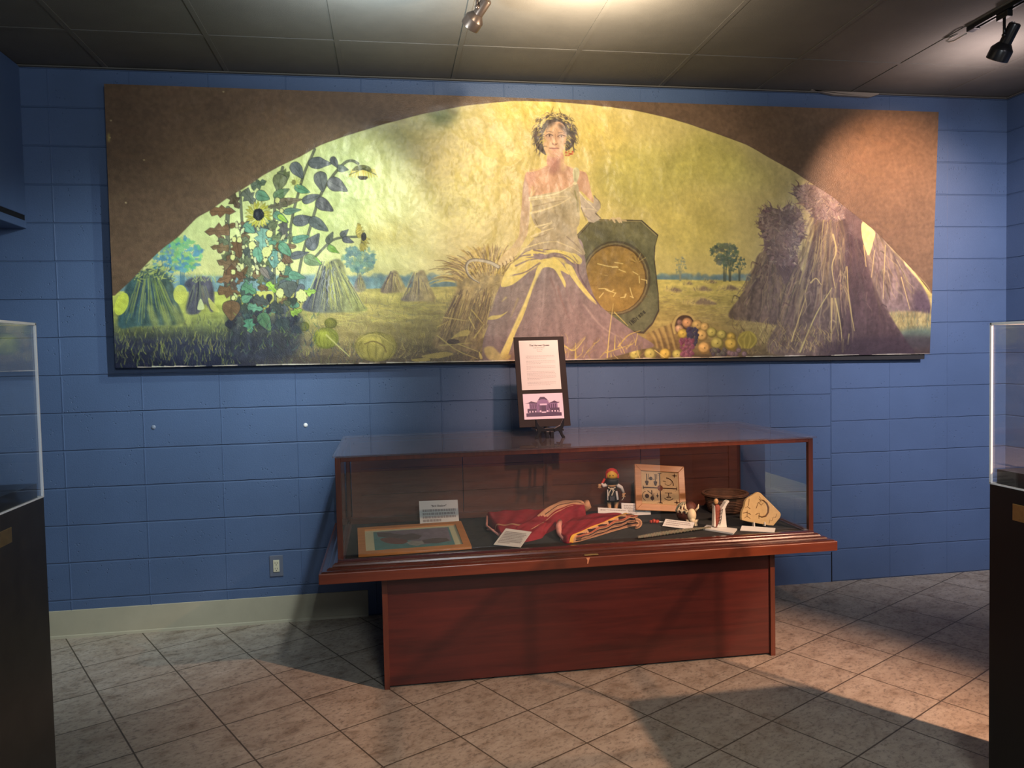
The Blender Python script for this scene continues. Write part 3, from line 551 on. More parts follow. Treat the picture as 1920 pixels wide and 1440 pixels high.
    for P in [[Z6(640, 430), Z6(760, 380), Z6(900, 365), Z6(980, 340)], [Z6(600, 510), Z6(720, 480), Z6(840, 400)], [Z6(790, 300), Z6(900, 320), Z6(1000, 330), Z6(1080, 360), Z6(1150, 420)], [Z6(760, 340), Z6(690, 350), Z6(650, 380)], [Z6(870, 300), Z6(960, 290), Z6(1020, 310)], [Z6(1040, 300), Z6(1100, 330), Z6(1150, 400)], [Z6(960, 350), Z6(1050, 370), Z6(1120, 420)], [Z6(900, 400), Z6(820, 420), Z6(730, 480)]]:
        line(P, 3.2, DK, .85, w2=1.2)
    fill([Z6(790, 330), Z6(900, 350), Z6(850, 380), Z6(800, 360)], (150, 128, 128), .9)
    fill([Z6(880, 385), Z6(820, 440), Z6(790, 540), Z6(740, 660), Z6(690, 790), Z6(620, 940), Z6(560, 1060), Z6(515, 1165), Z6(575, 1165), Z6(640, 980), Z6(700, 850), Z6(760, 680), Z6(800, 540), Z6(850, 460), Z6(900, 440), Z6(960, 460), Z6(1000, 520), Z6(1045, 605), Z6(1048, 560), Z6(1010, 470), Z6(1080, 500), Z6(1000, 390), Z6(940, 370)], YL, .97, tex='m', amp=.1)
    fill([Z6(1040, 420), Z6(1110, 540), Z6(1200, 650), Z6(1300, 730), Z6(1240, 650), Z6(1160, 540), Z6(1100, 430)], YL, .95)
    line([Z6(1150, 420), Z6(1160, 500), Z6(1220, 610), Z6(1290, 700), Z6(1340, 770)], 4, (108, 86, 92), .8, w2=1.5); line([Z6(1120, 400), Z6(1180, 560), Z6(1260, 660)], 2, (150, 120, 118), .7)
    fill([Z6(415, 870), Z6(440, 840), Z6(520, 830), Z6(580, 800), Z6(500, 860)], YL, .9)
    fill([Z6(380, 1110), Z6(450, 1090), Z6(520, 1150), Z6(600, 1160), Z6(570, 1200), Z6(430, 1200)], (206, 184, 112), .85, soft=1)
    for P, c in [([Z6(925, 530), Z6(960, 620), Z6(980, 720)], (136, 104, 100)), ([Z6(985, 600), Z6(1020, 720), Z6(1080, 860)], (150, 110, 100)), ([Z6(1050, 600), Z6(1100, 760), Z6(1180, 920)], (142, 114, 112)), ([Z6(1120, 640), Z6(1250, 850), Z6(1400, 1000)], (142, 118, 118)), ([Z6(760, 700), Z6(700, 900), Z6(640, 1120)], (150, 128, 120)), ([Z6(880, 500), Z6(860, 800), Z6(820, 1000)], (178, 156, 152)), ([Z6(1200, 750), Z6(1350, 930), Z6(1550, 1040)], (186, 162, 152)), ([Z6(660, 700), Z6(600, 850)], (188, 166, 110)), ([Z6(560, 690), Z6(530, 720)], YL), ([Z6(490, 600), Z6(440, 800)], (204, 184, 118)),
                 ([Z6(1100, 1120), Z6(1210, 1010)], (196, 176, 104)), ([Z6(1240, 900), Z6(1260, 1180)], (150, 126, 122))]:
        line(P, 4, c, .5, w2=1.5, soft=1.5)
    for P, w in [([Z6(860, 420), Z6(800, 540), Z6(740, 690), Z6(650, 880), Z6(560, 1080), Z6(530, 1160)], 7), ([Z6(1080, 430), Z6(1140, 560), Z6(1230, 680), Z6(1300, 740)], 5), ([Z6(960, 440), Z6(1010, 520), Z6(1045, 600)], 5), ([Z6(560, 560), Z6(640, 470), Z6(760, 380)], 6), ([Z6(880, 330), Z6(1000, 300), Z6(1100, 330), Z6(1170, 390)], 5)]:
        line(P, w, (232, 212, 132), .8, w2=2, soft=1.2)
    for P in [[Z6(1000, 560), Z6(1050, 760), Z6(1120, 960)], [Z6(840, 560), Z6(780, 780), Z6(740, 1000)], [Z6(1150, 720), Z6(1280, 920), Z6(1420, 1060)], [Z6(930, 640), Z6(950, 900), Z6(960, 1100)]]:
        line(P, 9, (120, 100, 100), .32, w2=3, soft=3)
    # torso, arms
    SKN = (206, 158, 134); SKS = (186, 146, 132)
    larm = [Z5(545, 720), Z5(520, 800), Z5(505, 900), Z5(495, 1050), Z5(480, 1200), Z5(470, 1314), Z7(190, 560), Z7(120, 660), Z7(30, 740), Z7(20, 800), Z7(90, 800), Z7(190, 720), Z7(290, 560), Z7(330, 430), Z5(560, 1250), Z5(572, 1100), Z5(575, 960), Z5(582, 850), Z5(600, 760)]
    fill(larm, (196, 160, 146), .98, col2=(206, 182, 134), ang=95, amp=.08)
    tor = [Z5(770, 500), Z5(742, 560), Z5(734, 610), Z5(728, 645), Z5(640, 690), Z5(560, 712), Z5(535, 760), Z5(560, 850), Z5(585, 960), Z5(800, 1000), Z5(1030, 930), Z5(1060, 900), Z5(1175, 1010), Z5(1155, 910), Z5(1130, 800), Z5(1100, 722), Z5(1000, 682), Z5(912, 645), Z5(900, 610), Z5(892, 560), Z5(860, 500)]
    fill(tor, SKN, .99, col2=(208, 164, 128), ang=90, amp=.08)
    fill([Z5(760, 590), Z5(850, 590), Z5(850, 700), Z5(780, 740), Z5(750, 700)], (178, 126, 116), .6, soft=4); fill([Z5(530, 760), Z5(600, 700), Z5(640, 760), Z5(585, 860)], (196, 146, 130), .6, soft=4)
    line([Z5(735, 650), Z5(650, 695), Z5(565, 715)], 3, (230, 202, 130), .8, w2=1.5); line([Z5(905, 640), Z5(990, 682), Z5(1090, 715)], 3, (232, 204, 130), .8, w2=1.5); fill([Z5(870, 600), Z5(905, 600), Z5(930, 660), Z5(880, 710)], (222, 186, 136), .7, soft=2)
    line([Z5(600, 860), Z5(585, 950), Z5(620, 900)], 3, (226, 196, 140), .7)
    BOD = (190, 174, 138)
    bod = [Z5(575, 962), Z5(700, 928), Z5(850, 898), Z5(965, 862), Z5(1000, 820), Z5(1035, 860), Z5(1045, 1050), Z5(1045, 1200), Z6(1140, 130), Z6(1160, 230), Z6(1205, 340), Z6(1000, 300), Z6(790, 290), Z6(700, 320), Z6(770, 230), Z6(850, 150), Z5(640, 1240), Z5(605, 1190), Z5(585, 1110), Z5(600, 1050)]
    fill(bod, BOD, .98, col2=(180, 160, 130), ang=100, tex='m', amp=.12)
    for P, c, w in [([Z5(570, 965), Z5(720, 945), Z5(860, 910), Z5(990, 830)], (230, 216, 176), 4), ([Z5(570, 985), Z5(760, 960), Z5(930, 950)], (226, 208, 160), 3), ([Z5(575, 1110), Z5(700, 1080), Z5(860, 1020), Z5(960, 960)], (226, 206, 158), 4), ([Z5(600, 1050), Z5(760, 1010), Z5(900, 985)], (156, 136, 106), 2), ([Z5(620, 1170), Z5(650, 1230)], (130, 112, 80), 2), ([Z6(800, 110), Z6(920, 80), Z6(935, 60)], (232, 214, 168), 3), ([Z6(770, 190), Z6(860, 150), Z6(950, 120)], (232, 212, 164), 4), ([Z6(790, 200), Z6(880, 175), Z6(900, 160)], (150, 130, 100), 2), ([Z6(700, 290), Z6(860, 240), Z6(980, 230)], (226, 206, 150), 2.5), ([Z6(980, 230), Z6(1100, 280), Z6(1180, 330)], (222, 202, 156), 2.5), ([Z6(1060, 190), Z6(1140, 260), Z6(1195, 320)], (150, 130, 110), 2), ([Z5(1000, 900), Z5(1020, 1000), Z5(1030, 1100)], (150, 142, 96), 3), ([Z5(700, 1250), Z5(790, 1200)], (222, 202, 156), 3)]:
        line(P, w, c, .85, w2=1)
    fill([Z5(985, 690), Z5(1030, 680), Z5(1045, 740), Z5(1010, 830), Z5(985, 790)], (206, 200, 160), .95); ell(*Z5(1000, 828), 4.2, 2.6, (230, 214, 170), .95); line([Z5(1000, 700), Z5(1000, 800)], 1.6, (160, 150, 116), .8)
    slv = [Z5(1040, 905), Z5(1110, 980), Z5(1175, 1020), Z5(1180, 945), Z5(1235, 1000), Z5(1245, 1060), Z5(1205, 1110), Z5(1250, 1160), Z5(1180, 1200), Z5(1130, 1190), Z5(1090, 1110), Z5(1055, 1050)]
    fill(slv, (196, 178, 158), .97, smooth=False, amp=.1)
    for P, c in [([Z5(1045, 910), Z5(1110, 990), Z5(1200, 1080)], (234, 218, 176)), ([Z5(1070, 1070), Z5(1150, 1070), Z5(1220, 1090)], (228, 210, 176)), ([Z5(1060, 1060), Z5(1110, 1180)], (140, 120, 100)), ([Z5(1180, 945), Z5(1240, 1010), Z5(1240, 1060)], (150, 134, 112)), ([Z5(1200, 1110), Z5(1250, 1160)], (96, 82, 70)), ([Z5(1090, 1130), Z5(1180, 1190)], (170, 150, 136))]: line(P, 2.4, c, .85, w2=1)
    for x in (1340, 1395, 1420): line([Z7(x, 318), Z7(x+14, 345), Z7(x+24, 362)], 5, (220, 194, 150), .95, w2=3)
    line([Z7(1300, 330), Z7(1340, 318), Z7(1500, 345)], 3, (214, 188, 140), .8); 
    # left hand and the sickle
    hand = [Z6(600, 290), Z6(560, 320), Z6(510, 370), Z6(495, 400), Z6(500, 420), Z6(540, 425), Z6(590, 400), Z6(640, 350), Z6(690, 280)]
    line([Z6(500, 440), Z6(430, 400), Z6(330, 380), Z6(270, 385), Z6(235, 425), Z6(245, 490), Z6(290, 540), Z6(345, 568)], 7.5, (104, 92, 78), .9, w2=2)
    line([Z6(498, 437), Z6(430, 402), Z6(335, 385), Z6(275, 390), Z6(243, 427), Z6(252, 488), Z6(293, 535), Z6(343, 565)], 5.5, (196, 184, 160), .95, w2=1.5)
    fill(hand, (212, 186, 134), .97, amp=.06)
    for k in range(4): x = 520+k*30; line([Z6(x-10, 405-k*16), Z6(x+6, 425-k*18), Z6(x+2, 440-k*20)], 4.2, (224, 200, 150), .95, w2=3); line([Z6(x+14, 408-k*17), Z6(x+18, 432-k*19)], 1.4, (100, 74, 60), .8)
    # head
    def Zf(x, y): return (1000+x/13.09, 190+y/13.09)
    hair = [Zf(430, 320), Zf(560, 305), Zf(760, 335), Zf(900, 420), Zf(980, 560), Zf(1030, 720), Zf(1030, 900), Zf(1000, 1040), Zf(930, 1140), Zf(850, 1200), Zf(780, 1190), Zf(780, 900), Zf(500, 560), Zf(260, 760), Zf(240, 1060), Zf(320, 1300), Zf(200, 1240), Zf(90, 1130), Zf(40, 1000), Zf(20, 850), Zf(60, 680), Zf(160, 500), Zf(280, 390)]
    fill(hair, (84, 74, 70), .98, tex='f', amp=.3)
    face = [Zf(480, 520), Zf(620, 500), Zf(740, 560), Zf(800, 700), Zf(820, 860), Zf(790, 1040), Zf(740, 1180), Zf(640, 1300), Zf(520, 1370), Zf(420, 1340), Zf(320, 1260), Zf(260, 1100), Zf(245, 920), Zf(270, 760), Zf(340, 620)]
    fill(face, (222, 184, 138), .99, col2=(204, 158, 132), ang=10, amp=.05)
    fill([Zf(290, 800), Zf(480, 790), Zf(480, 880), Zf(420, 960), Zf(320, 900)], (186, 142, 120), .5, soft=2); fill([Zf(590, 800), Zf(760, 810), Zf(760, 900), Zf(650, 940), Zf(580, 900)], (184, 142, 124), .5, soft=2)
    fill([Zf(600, 560), Zf(720, 580), Zf(830, 700), Zf(830, 860), Zf(740, 720), Zf(640, 640)], (92, 80, 78), .75, soft=2); fill([Zf(430, 470), Zf(560, 450), Zf(520, 560), Zf(400, 640), Zf(320, 740), Zf(330, 600)], (100, 86, 78), .8, soft=2)
    line([Zf(330, 745), Zf(400, 735), Zf(480, 760)], 1.6, (112, 88, 74), .75, w2=.8); line([Zf(620, 770), Zf(700, 758), Zf(765, 795)], 1.6, (112, 88, 74), .75, w2=.8)
    for x, y in [(395, 838), (690, 855)]:
        ell(*Zf(x, y), 4.6, 1.8, (206, 178, 152), .7, amp=0); ell(*Zf(x+5, y), 1.9, 1.7, (84, 62, 56), .9, amp=0); line([Zf(x-85, y+5), Zf(x-10, y-38), Zf(x+85, y-5)], 1.6, (84, 62, 58), .9); line([Zf(x-60, y+22), Zf(x, y+34), Zf(x+60, y+20)], .9, (150, 110, 96), .7)
    line([Zf(545, 800), Zf(548, 920), Zf(560, 990)], 1.6, (176, 132, 104), .8); line([Zf(470, 1010), Zf(480, 1045), Zf(520, 1065), Zf(570, 1055), Zf(600, 1020)], 1.5, (150, 98, 80), .8); ell(*Zf(490, 1035), 1.2, .9, (110, 66, 56), .9, amp=0); ell(*Zf(560, 1042), 1.3, .9, (110, 66, 56), .9, amp=0); ell(*Zf(525, 985), 2.6, 2.4, (238, 206, 160), .7, soft=1, amp=0)
    fill([Zf(405, 1140), Zf(470, 1115), Zf(520, 1128), Zf(570, 1115), Zf(630, 1145), Zf(540, 1165), Zf(470, 1160)], (200, 140, 118), .8, amp=0); line([Zf(405, 1142), Zf(500, 1150), Zf(630, 1152)], 1.5, (120, 66, 58), .9); fill([Zf(440, 1160), Zf(520, 1170), Zf(600, 1160), Zf(560, 1215), Zf(480, 1215)], (212, 152, 130), .7, amp=0)
    fill([Zf(420, 1250), Zf(520, 1230), Zf(620, 1250), Zf(540, 1330), Zf(460, 1320)], (196, 146, 126), .5, soft=2); fill([Zf(640, 900), Zf(730, 900), Zf(760, 1100), Zf(690, 1250), Zf(640, 1200)], (232, 208, 180), .6, soft=2)
    for _ in range(130):
        t = rng.uniform(0, 6.28); r = rng.uniform(.72, 1.02); x, y = 530+500*math.cos(t)*r, 760+470*math.sin(t)*r
        if y > 640 and 250 < x < 800: continue
        if y > 1150 and x > 300: continue
        d = 90 if x < 530 else -90; s = 1 if y > 500 else -.4
        line([Zf(x, y), Zf(x+d*.5, y-30*s-20), Zf(x+d*1.1, y-40)], rng.uniform(1, 1.9), jit([(206, 186, 108), (60, 52, 52), (176, 158, 92), (98, 88, 80)][rng.randint(4)], 12), .85, w2=.6)
    for _ in range(90):
        t = rng.uniform(-3.5, .4); r0 = rng.uniform(.86, 1.0); x, y = 528+505*math.cos(t)*r0, 760+455*math.sin(t)*r0
        if abs(x-528) < 260 and y > 700: continue
        if 1.1 < (t % 6.283) < 2.0: continue
        sx_ = 1 if x > 528 else -1; l = rng.uniform(60, 150)
        line([Zf(x, y), Zf(x+sx_*l*.5, y+l*.30), Zf(x+sx_*l*.8, y+l*.95)] if y > 560 else [Zf(x, y), Zf(x+sx_*l*.5, y-l*.25), Zf(x+sx_*l, y+l*.1)], rng.uniform(1.2, 2.2), jit((96, 84, 76), 16), .85, w2=.5)
    for sx_, x0, y0 in ((-1, 120, 1120), (-1, 200, 1200), (-1, 70, 980), (1, 960, 1120), (1, 1000, 960)):
        for k in range(6): line([Zf(x0+rng.uniform(-30, 30), y0-80), Zf(x0+sx_*30, y0+30), Zf(x0+sx_*rng.uniform(10, 110), y0+rng.uniform(60, 150))], 2, jit((100, 90, 80), 14), .85, w2=.5)
    for x, y, t in [(140, 340, -100), (40, 560, -120), (470, 200, -70), (350, 140, -95), (650, 230, -110), (880, 380, -70), (1050, 560, -88), (560, 230, -90), (280, 250, -80)]:
        T = math.radians(t); line([Zf(x-70*math.cos(T), y-70*math.sin(T)), Zf(x+70*math.cos(T), y+70*math.sin(T))], 2.2, (118, 98, 56) if rng.rand() < .5 else (214, 186, 100), .85, w2=.7)
    for _ in range(70):
        t = rng.uniform(-2.95, -.2); r0 = rng.uniform(.70, 1.04); x, y = 530+480*math.cos(t)*r0, 720+430*math.sin(t)*r0; d = t+rng.choice([-1, 1])*rng.uniform(.9, 1.7); l = rng.uniform(40, 95)
        line([Zf(x, y), Zf(x+l*.5*math.cos(d), y+l*.5*math.sin(d)), Zf(x+l*math.cos(d), y+l*math.sin(d)-8)], rng.uniform(1.2, 2), jit((226, 204, 122), 12), .85, w2=.7)
    for _ in range(16): ell(*Zf(rng.uniform(780, 990), rng.uniform(1215, 1330)), rng.uniform(1, 2.6), rng.uniform(.8, 1.8), jit((186, 78, 58), 16), .85, wob=.3)
    # --- loose straw at her feet
    for P, w in [([Z6(1390, 1180), Z6(1410, 960), Z6(1440, 740)], 2.6), ([Z6(1450, 810), Z6(1560, 920)], 2.4), ([Z6(1480, 1090), Z6(1560, 1000), Z6(1660, 960)], 3), ([Z6(1130, 1190), Z6(1130, 1060)], 2.6), ([Z6(1040, 1085), Z6(1120, 1120), Z6(1210, 1020)], 3), ([Z6(1450, 1110), Z6(1455, 1000)], 2.4), ([Z6(1380, 1140), Z6(1600, 1070)], 2.2), ([Z6(1620, 1080), Z6(1640, 980)], 1.6), ([Z6(1780, 1120), Z6(1860, 1180)], 2), ([Z6(280, 790), Z6(380, 910)], 2.8), ([Z6(260, 850), Z6(310, 950)], 2.6), ([Z6(50, 850), Z6(240, 880)], 2.6), ([Z6(0, 930), Z6(100, 880)], 2.4), ([Z6(300, 1020), Z6(380, 910)], 2.6), ([Z6(375, 1010), Z6(415, 910)], 3), ([Z6(0, 1000), Z6(160, 1120), Z6(330, 1190)], 2.4), ([Z6(20, 1080), Z6(280, 1060)], 2.2), ([Z6(120, 1050), Z6(330, 1130)], 2)]:
        line(P, w, jit((206, 184, 104), 10), .9, w2=1)
    fill([Z6(110, 1030), Z6(180, 970), Z6(260, 955), Z6(250, 1000), Z6(170, 1010)], (212, 190, 108), .9); ell(*Z6(130, 1050), 12, 5, (74, 56, 46), .8); fill([Z6(340, 1130), Z6(370, 1180), Z6(350, 1190)], (214, 194, 110), .9)
    for P in ([(790, 668), (830, 660), (850, 664), (820, 672)], [(772, 674), (800, 671), (806, 676), (780, 678)]): fill(P, (196, 172, 92), .9)
    grass([(1040, 640), (1200, 640), (1210, 672), (1040, 676)], 60, 18, -80, 50, [(206, 184, 104), (150, 124, 90)], 1.6, .8)
    # --- sunflower clump on the left
    def Zs(x, y): return (380+x/4, 260+y/4)
    BR = (122, 96, 66); GR = (100, 146, 118); SL2 = (98, 104, 106); LM = (150, 184, 74); OL = (108, 118, 84); DKG = (74, 84, 74)
    for P, w in [([(600, 215), (545, 470), (535, 720), (540, 1100), (560, 1400)], 3.4), ([(840, 80), (765, 250), (705, 450), (662, 650), (650, 900), (640, 1200)], 3), ([(1165, 185), (1120, 165), (1060, 185), (960, 300), (880, 430), (820, 620), (745, 890), (700, 1150), (672, 1440)], 3.2), ([(850, 880), (960, 770), (1050, 740), (1170, 735)], 2.6), ([(190, 520), (185, 720), (220, 1000), (225, 1250), (240, 1440)], 6), ([(280, 400), (300, 700), (320, 1000), (330, 1300)], 3)]:
        P = [Zs(*q) for q in P]; line(P, w+1.6, (44, 46, 44), .85); line(P, w, (112, 116, 92), .95)
    core = [(120, 640), (420, 620), (660, 640), (660, 1000), (760, 1080), (740, 1440), (200, 1440), (160, 1000)]
    for q in inpoly(core, 130):
        u = q[1]
        c = [BR, OL, DKG, SL2, GR][rng.randint(5)] if q[0] > 330 else [BR, BR, (96, 78, 60), OL][rng.randint(4)]
        if u > 1150 and rng.rand() < .5: c = [(58, 66, 66), (70, 84, 74), (52, 54, 66)][rng.randint(3)]
        leaf(*Zs(*q), rng.uniform(14, 28), rng.uniform(9, 19), rng.uniform(0, 360), c, .85, jag=1.2, shape=rng.randint(2))
    fill([Zs(200, 1300), Zs(460, 1320), Zs(720, 1300), Zs(740, 1480), Zs(640, 1640), Zs(240, 1640), Zs(190, 1450)], (46, 50, 62), .75, soft=5, tex='v', amp=.3)
    for x, y, l, w, a, c, s in [(150, 545, 190, 90, 0, BR, 1), (110, 690, 190, 110, 175, BR, 1), (130, 815, 140, 70, 185, BR, 1), (180, 940, 150, 90, 200, BR, 1), (170, 1050, 130, 80, 160, BR, 1), (200, 1150, 170, 90, 10, BR, 1), (215, 1290, 150, 130, 90, BR, 0), (240, 470, 120, 90, 60, (96, 84, 62), 1), (265, 830, 140, 110, 80, (104, 82, 58), 1), (250, 1010, 140, 110, 30, (108, 84, 60), 1),
                                (600, 270, 90, 90, 200, OL, 1), (575, 330, 130, 100, 100, OL, 0), (420, 340, 120, 80, -20, (94, 110, 92), 1), (590, 410, 130, 70, -30, (104, 128, 96), 0), (650, 470, 190, 60, -8, (124, 112, 88), 0), (670, 540, 130, 50, -6, (100, 124, 106), 0), (350, 440, 130, 100, 50, (98, 108, 92), 1), (440, 690, 150, 70, 10, (100, 104, 106), 1), (560, 500, 150, 60, 170, (112, 104, 84), 1), (610, 690, 120, 90, 80, (96, 92, 92), 1),
                                (450, 430, 110, 80, 20, GR, 0), (735, 748, 130, 55, -18, GR, 0), (622, 835, 130, 70, 48, GR, 0), (420, 872, 120, 90, 80, GR, 0), (540, 905, 130, 110, 95, (120, 160, 148), 0), (450, 760, 180, 120, 90, (110, 152, 134), 1), (585, 590, 130, 60, 32, GR, 0), (350, 672, 100, 80, 40, GR, 0), (705, 1030, 130, 60, 12, GR, 0), (350, 1130, 120, 90, 30, (84, 128, 92), 1), (395, 1270, 120, 70, 10, GR, 1), (350, 1405, 110, 90, 80, (80, 134, 100), 1), (470, 1375, 150, 90, 60, (84, 112, 84), 0), (745, 380, 120, 60, 22, GR, 0),
                                (520, 1120, 110, 60, 50, LM, 1), (805, 1150, 100, 60, -8, LM, 1), (705, 1300, 90, 60, -20, LM, 1), (980, 832, 100, 45, 32, (124, 168, 72), 0), (600, 600, 90, 40, 36, LM, 0),
                                (880, 182, 170, 84, 3, SL2, 0), (712, 240, 140, 84, 55, SL2, 0), (990, 178, 90, 50, 60, SL2, 0), (1050, 225, 80, 50, 10, (120, 128, 122), 0), (888, 322, 150, 96, 80, SL2, 0), (1012, 352, 160, 96, 30, SL2, 0), (815, 445, 140, 64, -20, SL2, 0), (915, 500, 150, 90, 32, SL2, 0), (760, 612, 170, 80, -8, SL2, 0), (872, 645, 160, 84, 34, SL2, 0), (832, 770, 140, 90, -55, (106, 110, 114), 0), (730, 868, 140, 56, -14, SL2, 0), (955, 742, 90, 48, -62, (104, 112, 96), 0), (1064, 708, 72, 42, -45, SL2, 0), (1092, 764, 86, 42, 18, SL2, 0), (830, 918, 140, 80, 22, (128, 146, 104), 0), (470, 1010, 110, 50, 50, (120, 106, 96), 0), (640, 1130, 120, 140, 80, (90, 94, 84), 0), (440, 1220, 130, 90, 20, DKG, 1), (560, 1270, 110, 90, 40, DKG, 1), (600, 1400, 100, 110, 80, (58, 62, 66), 0)]:
        leaf(*Zs(x, y), l/4, w/4, a, c, .96, jag=.7, shape=s)
    line([Zs(850, 895), Zs(885, 935)], 2.4, (140, 200, 70), .8)
    for q in inpoly([(150, 560), (420, 640), (640, 560), (660, 900), (620, 1000), (420, 1060), (230, 1300), (210, 800)], 26):
        x, y = Zs(*q); r = rng.uniform(1.3, 3.2); k = rng.uniform(1.3, 2.6); rt = rng.uniform(50, 130)
        ell(x, y, r*k+1, r+1, (58, 54, 44), .85, rot=rt, amp=0, wob=.2); ell(x, y, r*k, r, jit((196, 202, 146), 14), .92, rot=rt, amp=.08, wob=.3)
    for x, y, r in [(500, 712, 24), (480, 850, 34), (590, 960, 30), (225, 890, 18), (740, 1180, 40), (580, 1160, 30), (370, 800, 26), (560, 462, 18), (235, 755, 16), (275, 760, 18), (230, 1000, 16), (230, 1195, 15), (590, 540, 14)]:
        ell(*Zs(x, y), r/4+1, r/3.4+1, (60, 58, 46), .85, amp=0, wob=.15); ell(*Zs(x, y), r/4, r/3.4, (212, 214, 138), .95, amp=.06, wob=.15)
    cx, cy = Zs(418, 568)
    for k in range(22):
        T = k*2*math.pi/22+.1; leaf(cx+15.5*math.cos(T), cy+15.5*math.sin(T), 19, 8, math.degrees(T), [(206, 200, 92), (190, 190, 74), (214, 214, 128)][k % 3], .97, edge=(92, 92, 48))
    ell(cx, cy, 10.5, 11.5, (34, 36, 42), .98, wob=.06); ell(cx-1, cy-1, 5, 6, (52, 54, 62), .7, soft=1)
    for k in range(11):
        x = 1125+k*16; line([Zs(x, 235), Zs(x+(k-5)*3, 270), Zs(x+(k-5)*5, 300-abs(k-5)*3)], 4.2, jit((206, 186, 92), 10), .95, w2=1.6)
    fill([Zs(1120, 240), Zs(1150, 205), Zs(1200, 195), Zs(1250, 210), Zs(1262, 240), Zs(1190, 232)], (112, 112, 74), .95); fill([Zs(1165, 280), Zs(1235, 282), Zs(1225, 305), Zs(1180, 305)], (54, 48, 40), .9)
    for x in (1100, 1145, 1230, 1270, 1300): line([Zs(1200, 225), Zs(x, 190+abs(x-1200)*.8)], 1.3, (70, 74, 56), .9)
    for T in range(-100, 110, 18):
        t = math.radians(T+180 if abs(T) < 60 else T); x, y = 1200+(-70 if abs(T) < 60 else 10)*1.0, 740
        leaf(*Zs(1195+55*math.cos(math.radians(T-90 if T < 0 else T+0))*.5, 740+75*math.sin(math.radians(T))), 16, 7, T*1.0+(0 if T else 180), (206, 188, 92), .9, edge=(96, 88, 48))
    ell(*Zs(1208, 735), 5.2, 8, (40, 36, 34), .97, wob=.08)
    for T in range(0, 360, 36): line([Zs(695, 325), Zs(695+42*math.cos(math.radians(T)), 325+42*math.sin(math.radians(T)))], 2.2, (186, 188, 92), .9, w2=.8)
    ell(*Zs(682, 325), 4, 5, (112, 112, 62), .9)
    grass([(430, 590), (600, 590), (600, 660), (430, 670)], 160, 12, -90, 50, [(70, 96, 76), (50, 58, 66), (120, 140, 70), (90, 96, 80)], 1.8, .75)
    # --- spandrels: flat brown ground round the arch
    arch = [(215, 554), (247, 524), (279, 490), (303, 467), (332, 445.5), (369, 408), (394, 394), (432, 367), (465, 348), (492, 329), (527, 310), (565, 292), (600, 272), (650, 254), (725, 231), (800, 211.5), (875, 197.5), (960, 189), (1025, 190), (1110, 196), (1180, 205), (1240, 217.5), (1285, 230), (1340, 249), (1400, 271), (1440, 294), (1485, 319), (1520, 342), (1560, 368), (1586, 389), (1640, 432), (1683, 476), (1714, 509), (1746, 550)]
    for P in (arch[:18]+[(960, 150), (180, 130), (180, 560)], arch[17:]+[(1790, 560), (1790, 180), (960, 150)]):
        r = mask(hmap(HC, P)); lay(*r, (108, 86, 66), 1, tex='b', amp=.16)
    sp = [arch[:18]+[(960, 150), (180, 130), (180, 560)], arch[17:]+[(1790, 560), (1790, 180), (960, 150)]]
    for P in sp:
        for q in inpoly(P, 110):
            l = rng.uniform(20, 70); t = rng.uniform(-.35, .35); line([q, q+np.array([l*math.cos(t), l*math.sin(t)])*.6], rng.uniform(4, 12), jit((122, 96, 72), 12), .16, soft=3)
    for x, y in [(419, 172), (208, 226), (206, 258), (270, 300), (236, 380)]: ell(x, y, 2, 1.5, (196, 176, 130), .8)
    ell(204, 258, 2.4, 9, (190, 170, 96), .7, soft=1); line(arch, 1.2, (84, 66, 48), .5)
    line([(1714, 509), (1745, 548), (1743, 600)], 1.8, (176, 160, 104), .6)
    # ragged pale edge of the canvas at the bottom
    for _ in range(90):
        x = rng.uniform(217, 1740); y = 690+(x-217)*(664-690)/1526; l = rng.uniform(8, 50)
        line([(x, y-rng.uniform(0, 1.6)), (x+l, y-26*l/1526-rng.uniform(0, 1.6))], rng.uniform(1, 3.2), jit((206, 196, 176), 14), .8, w2=.8, smooth=False)
    np.clip(IMG*(1+.05*N_fine[..., None]), 0.01, .97, out=IMG)
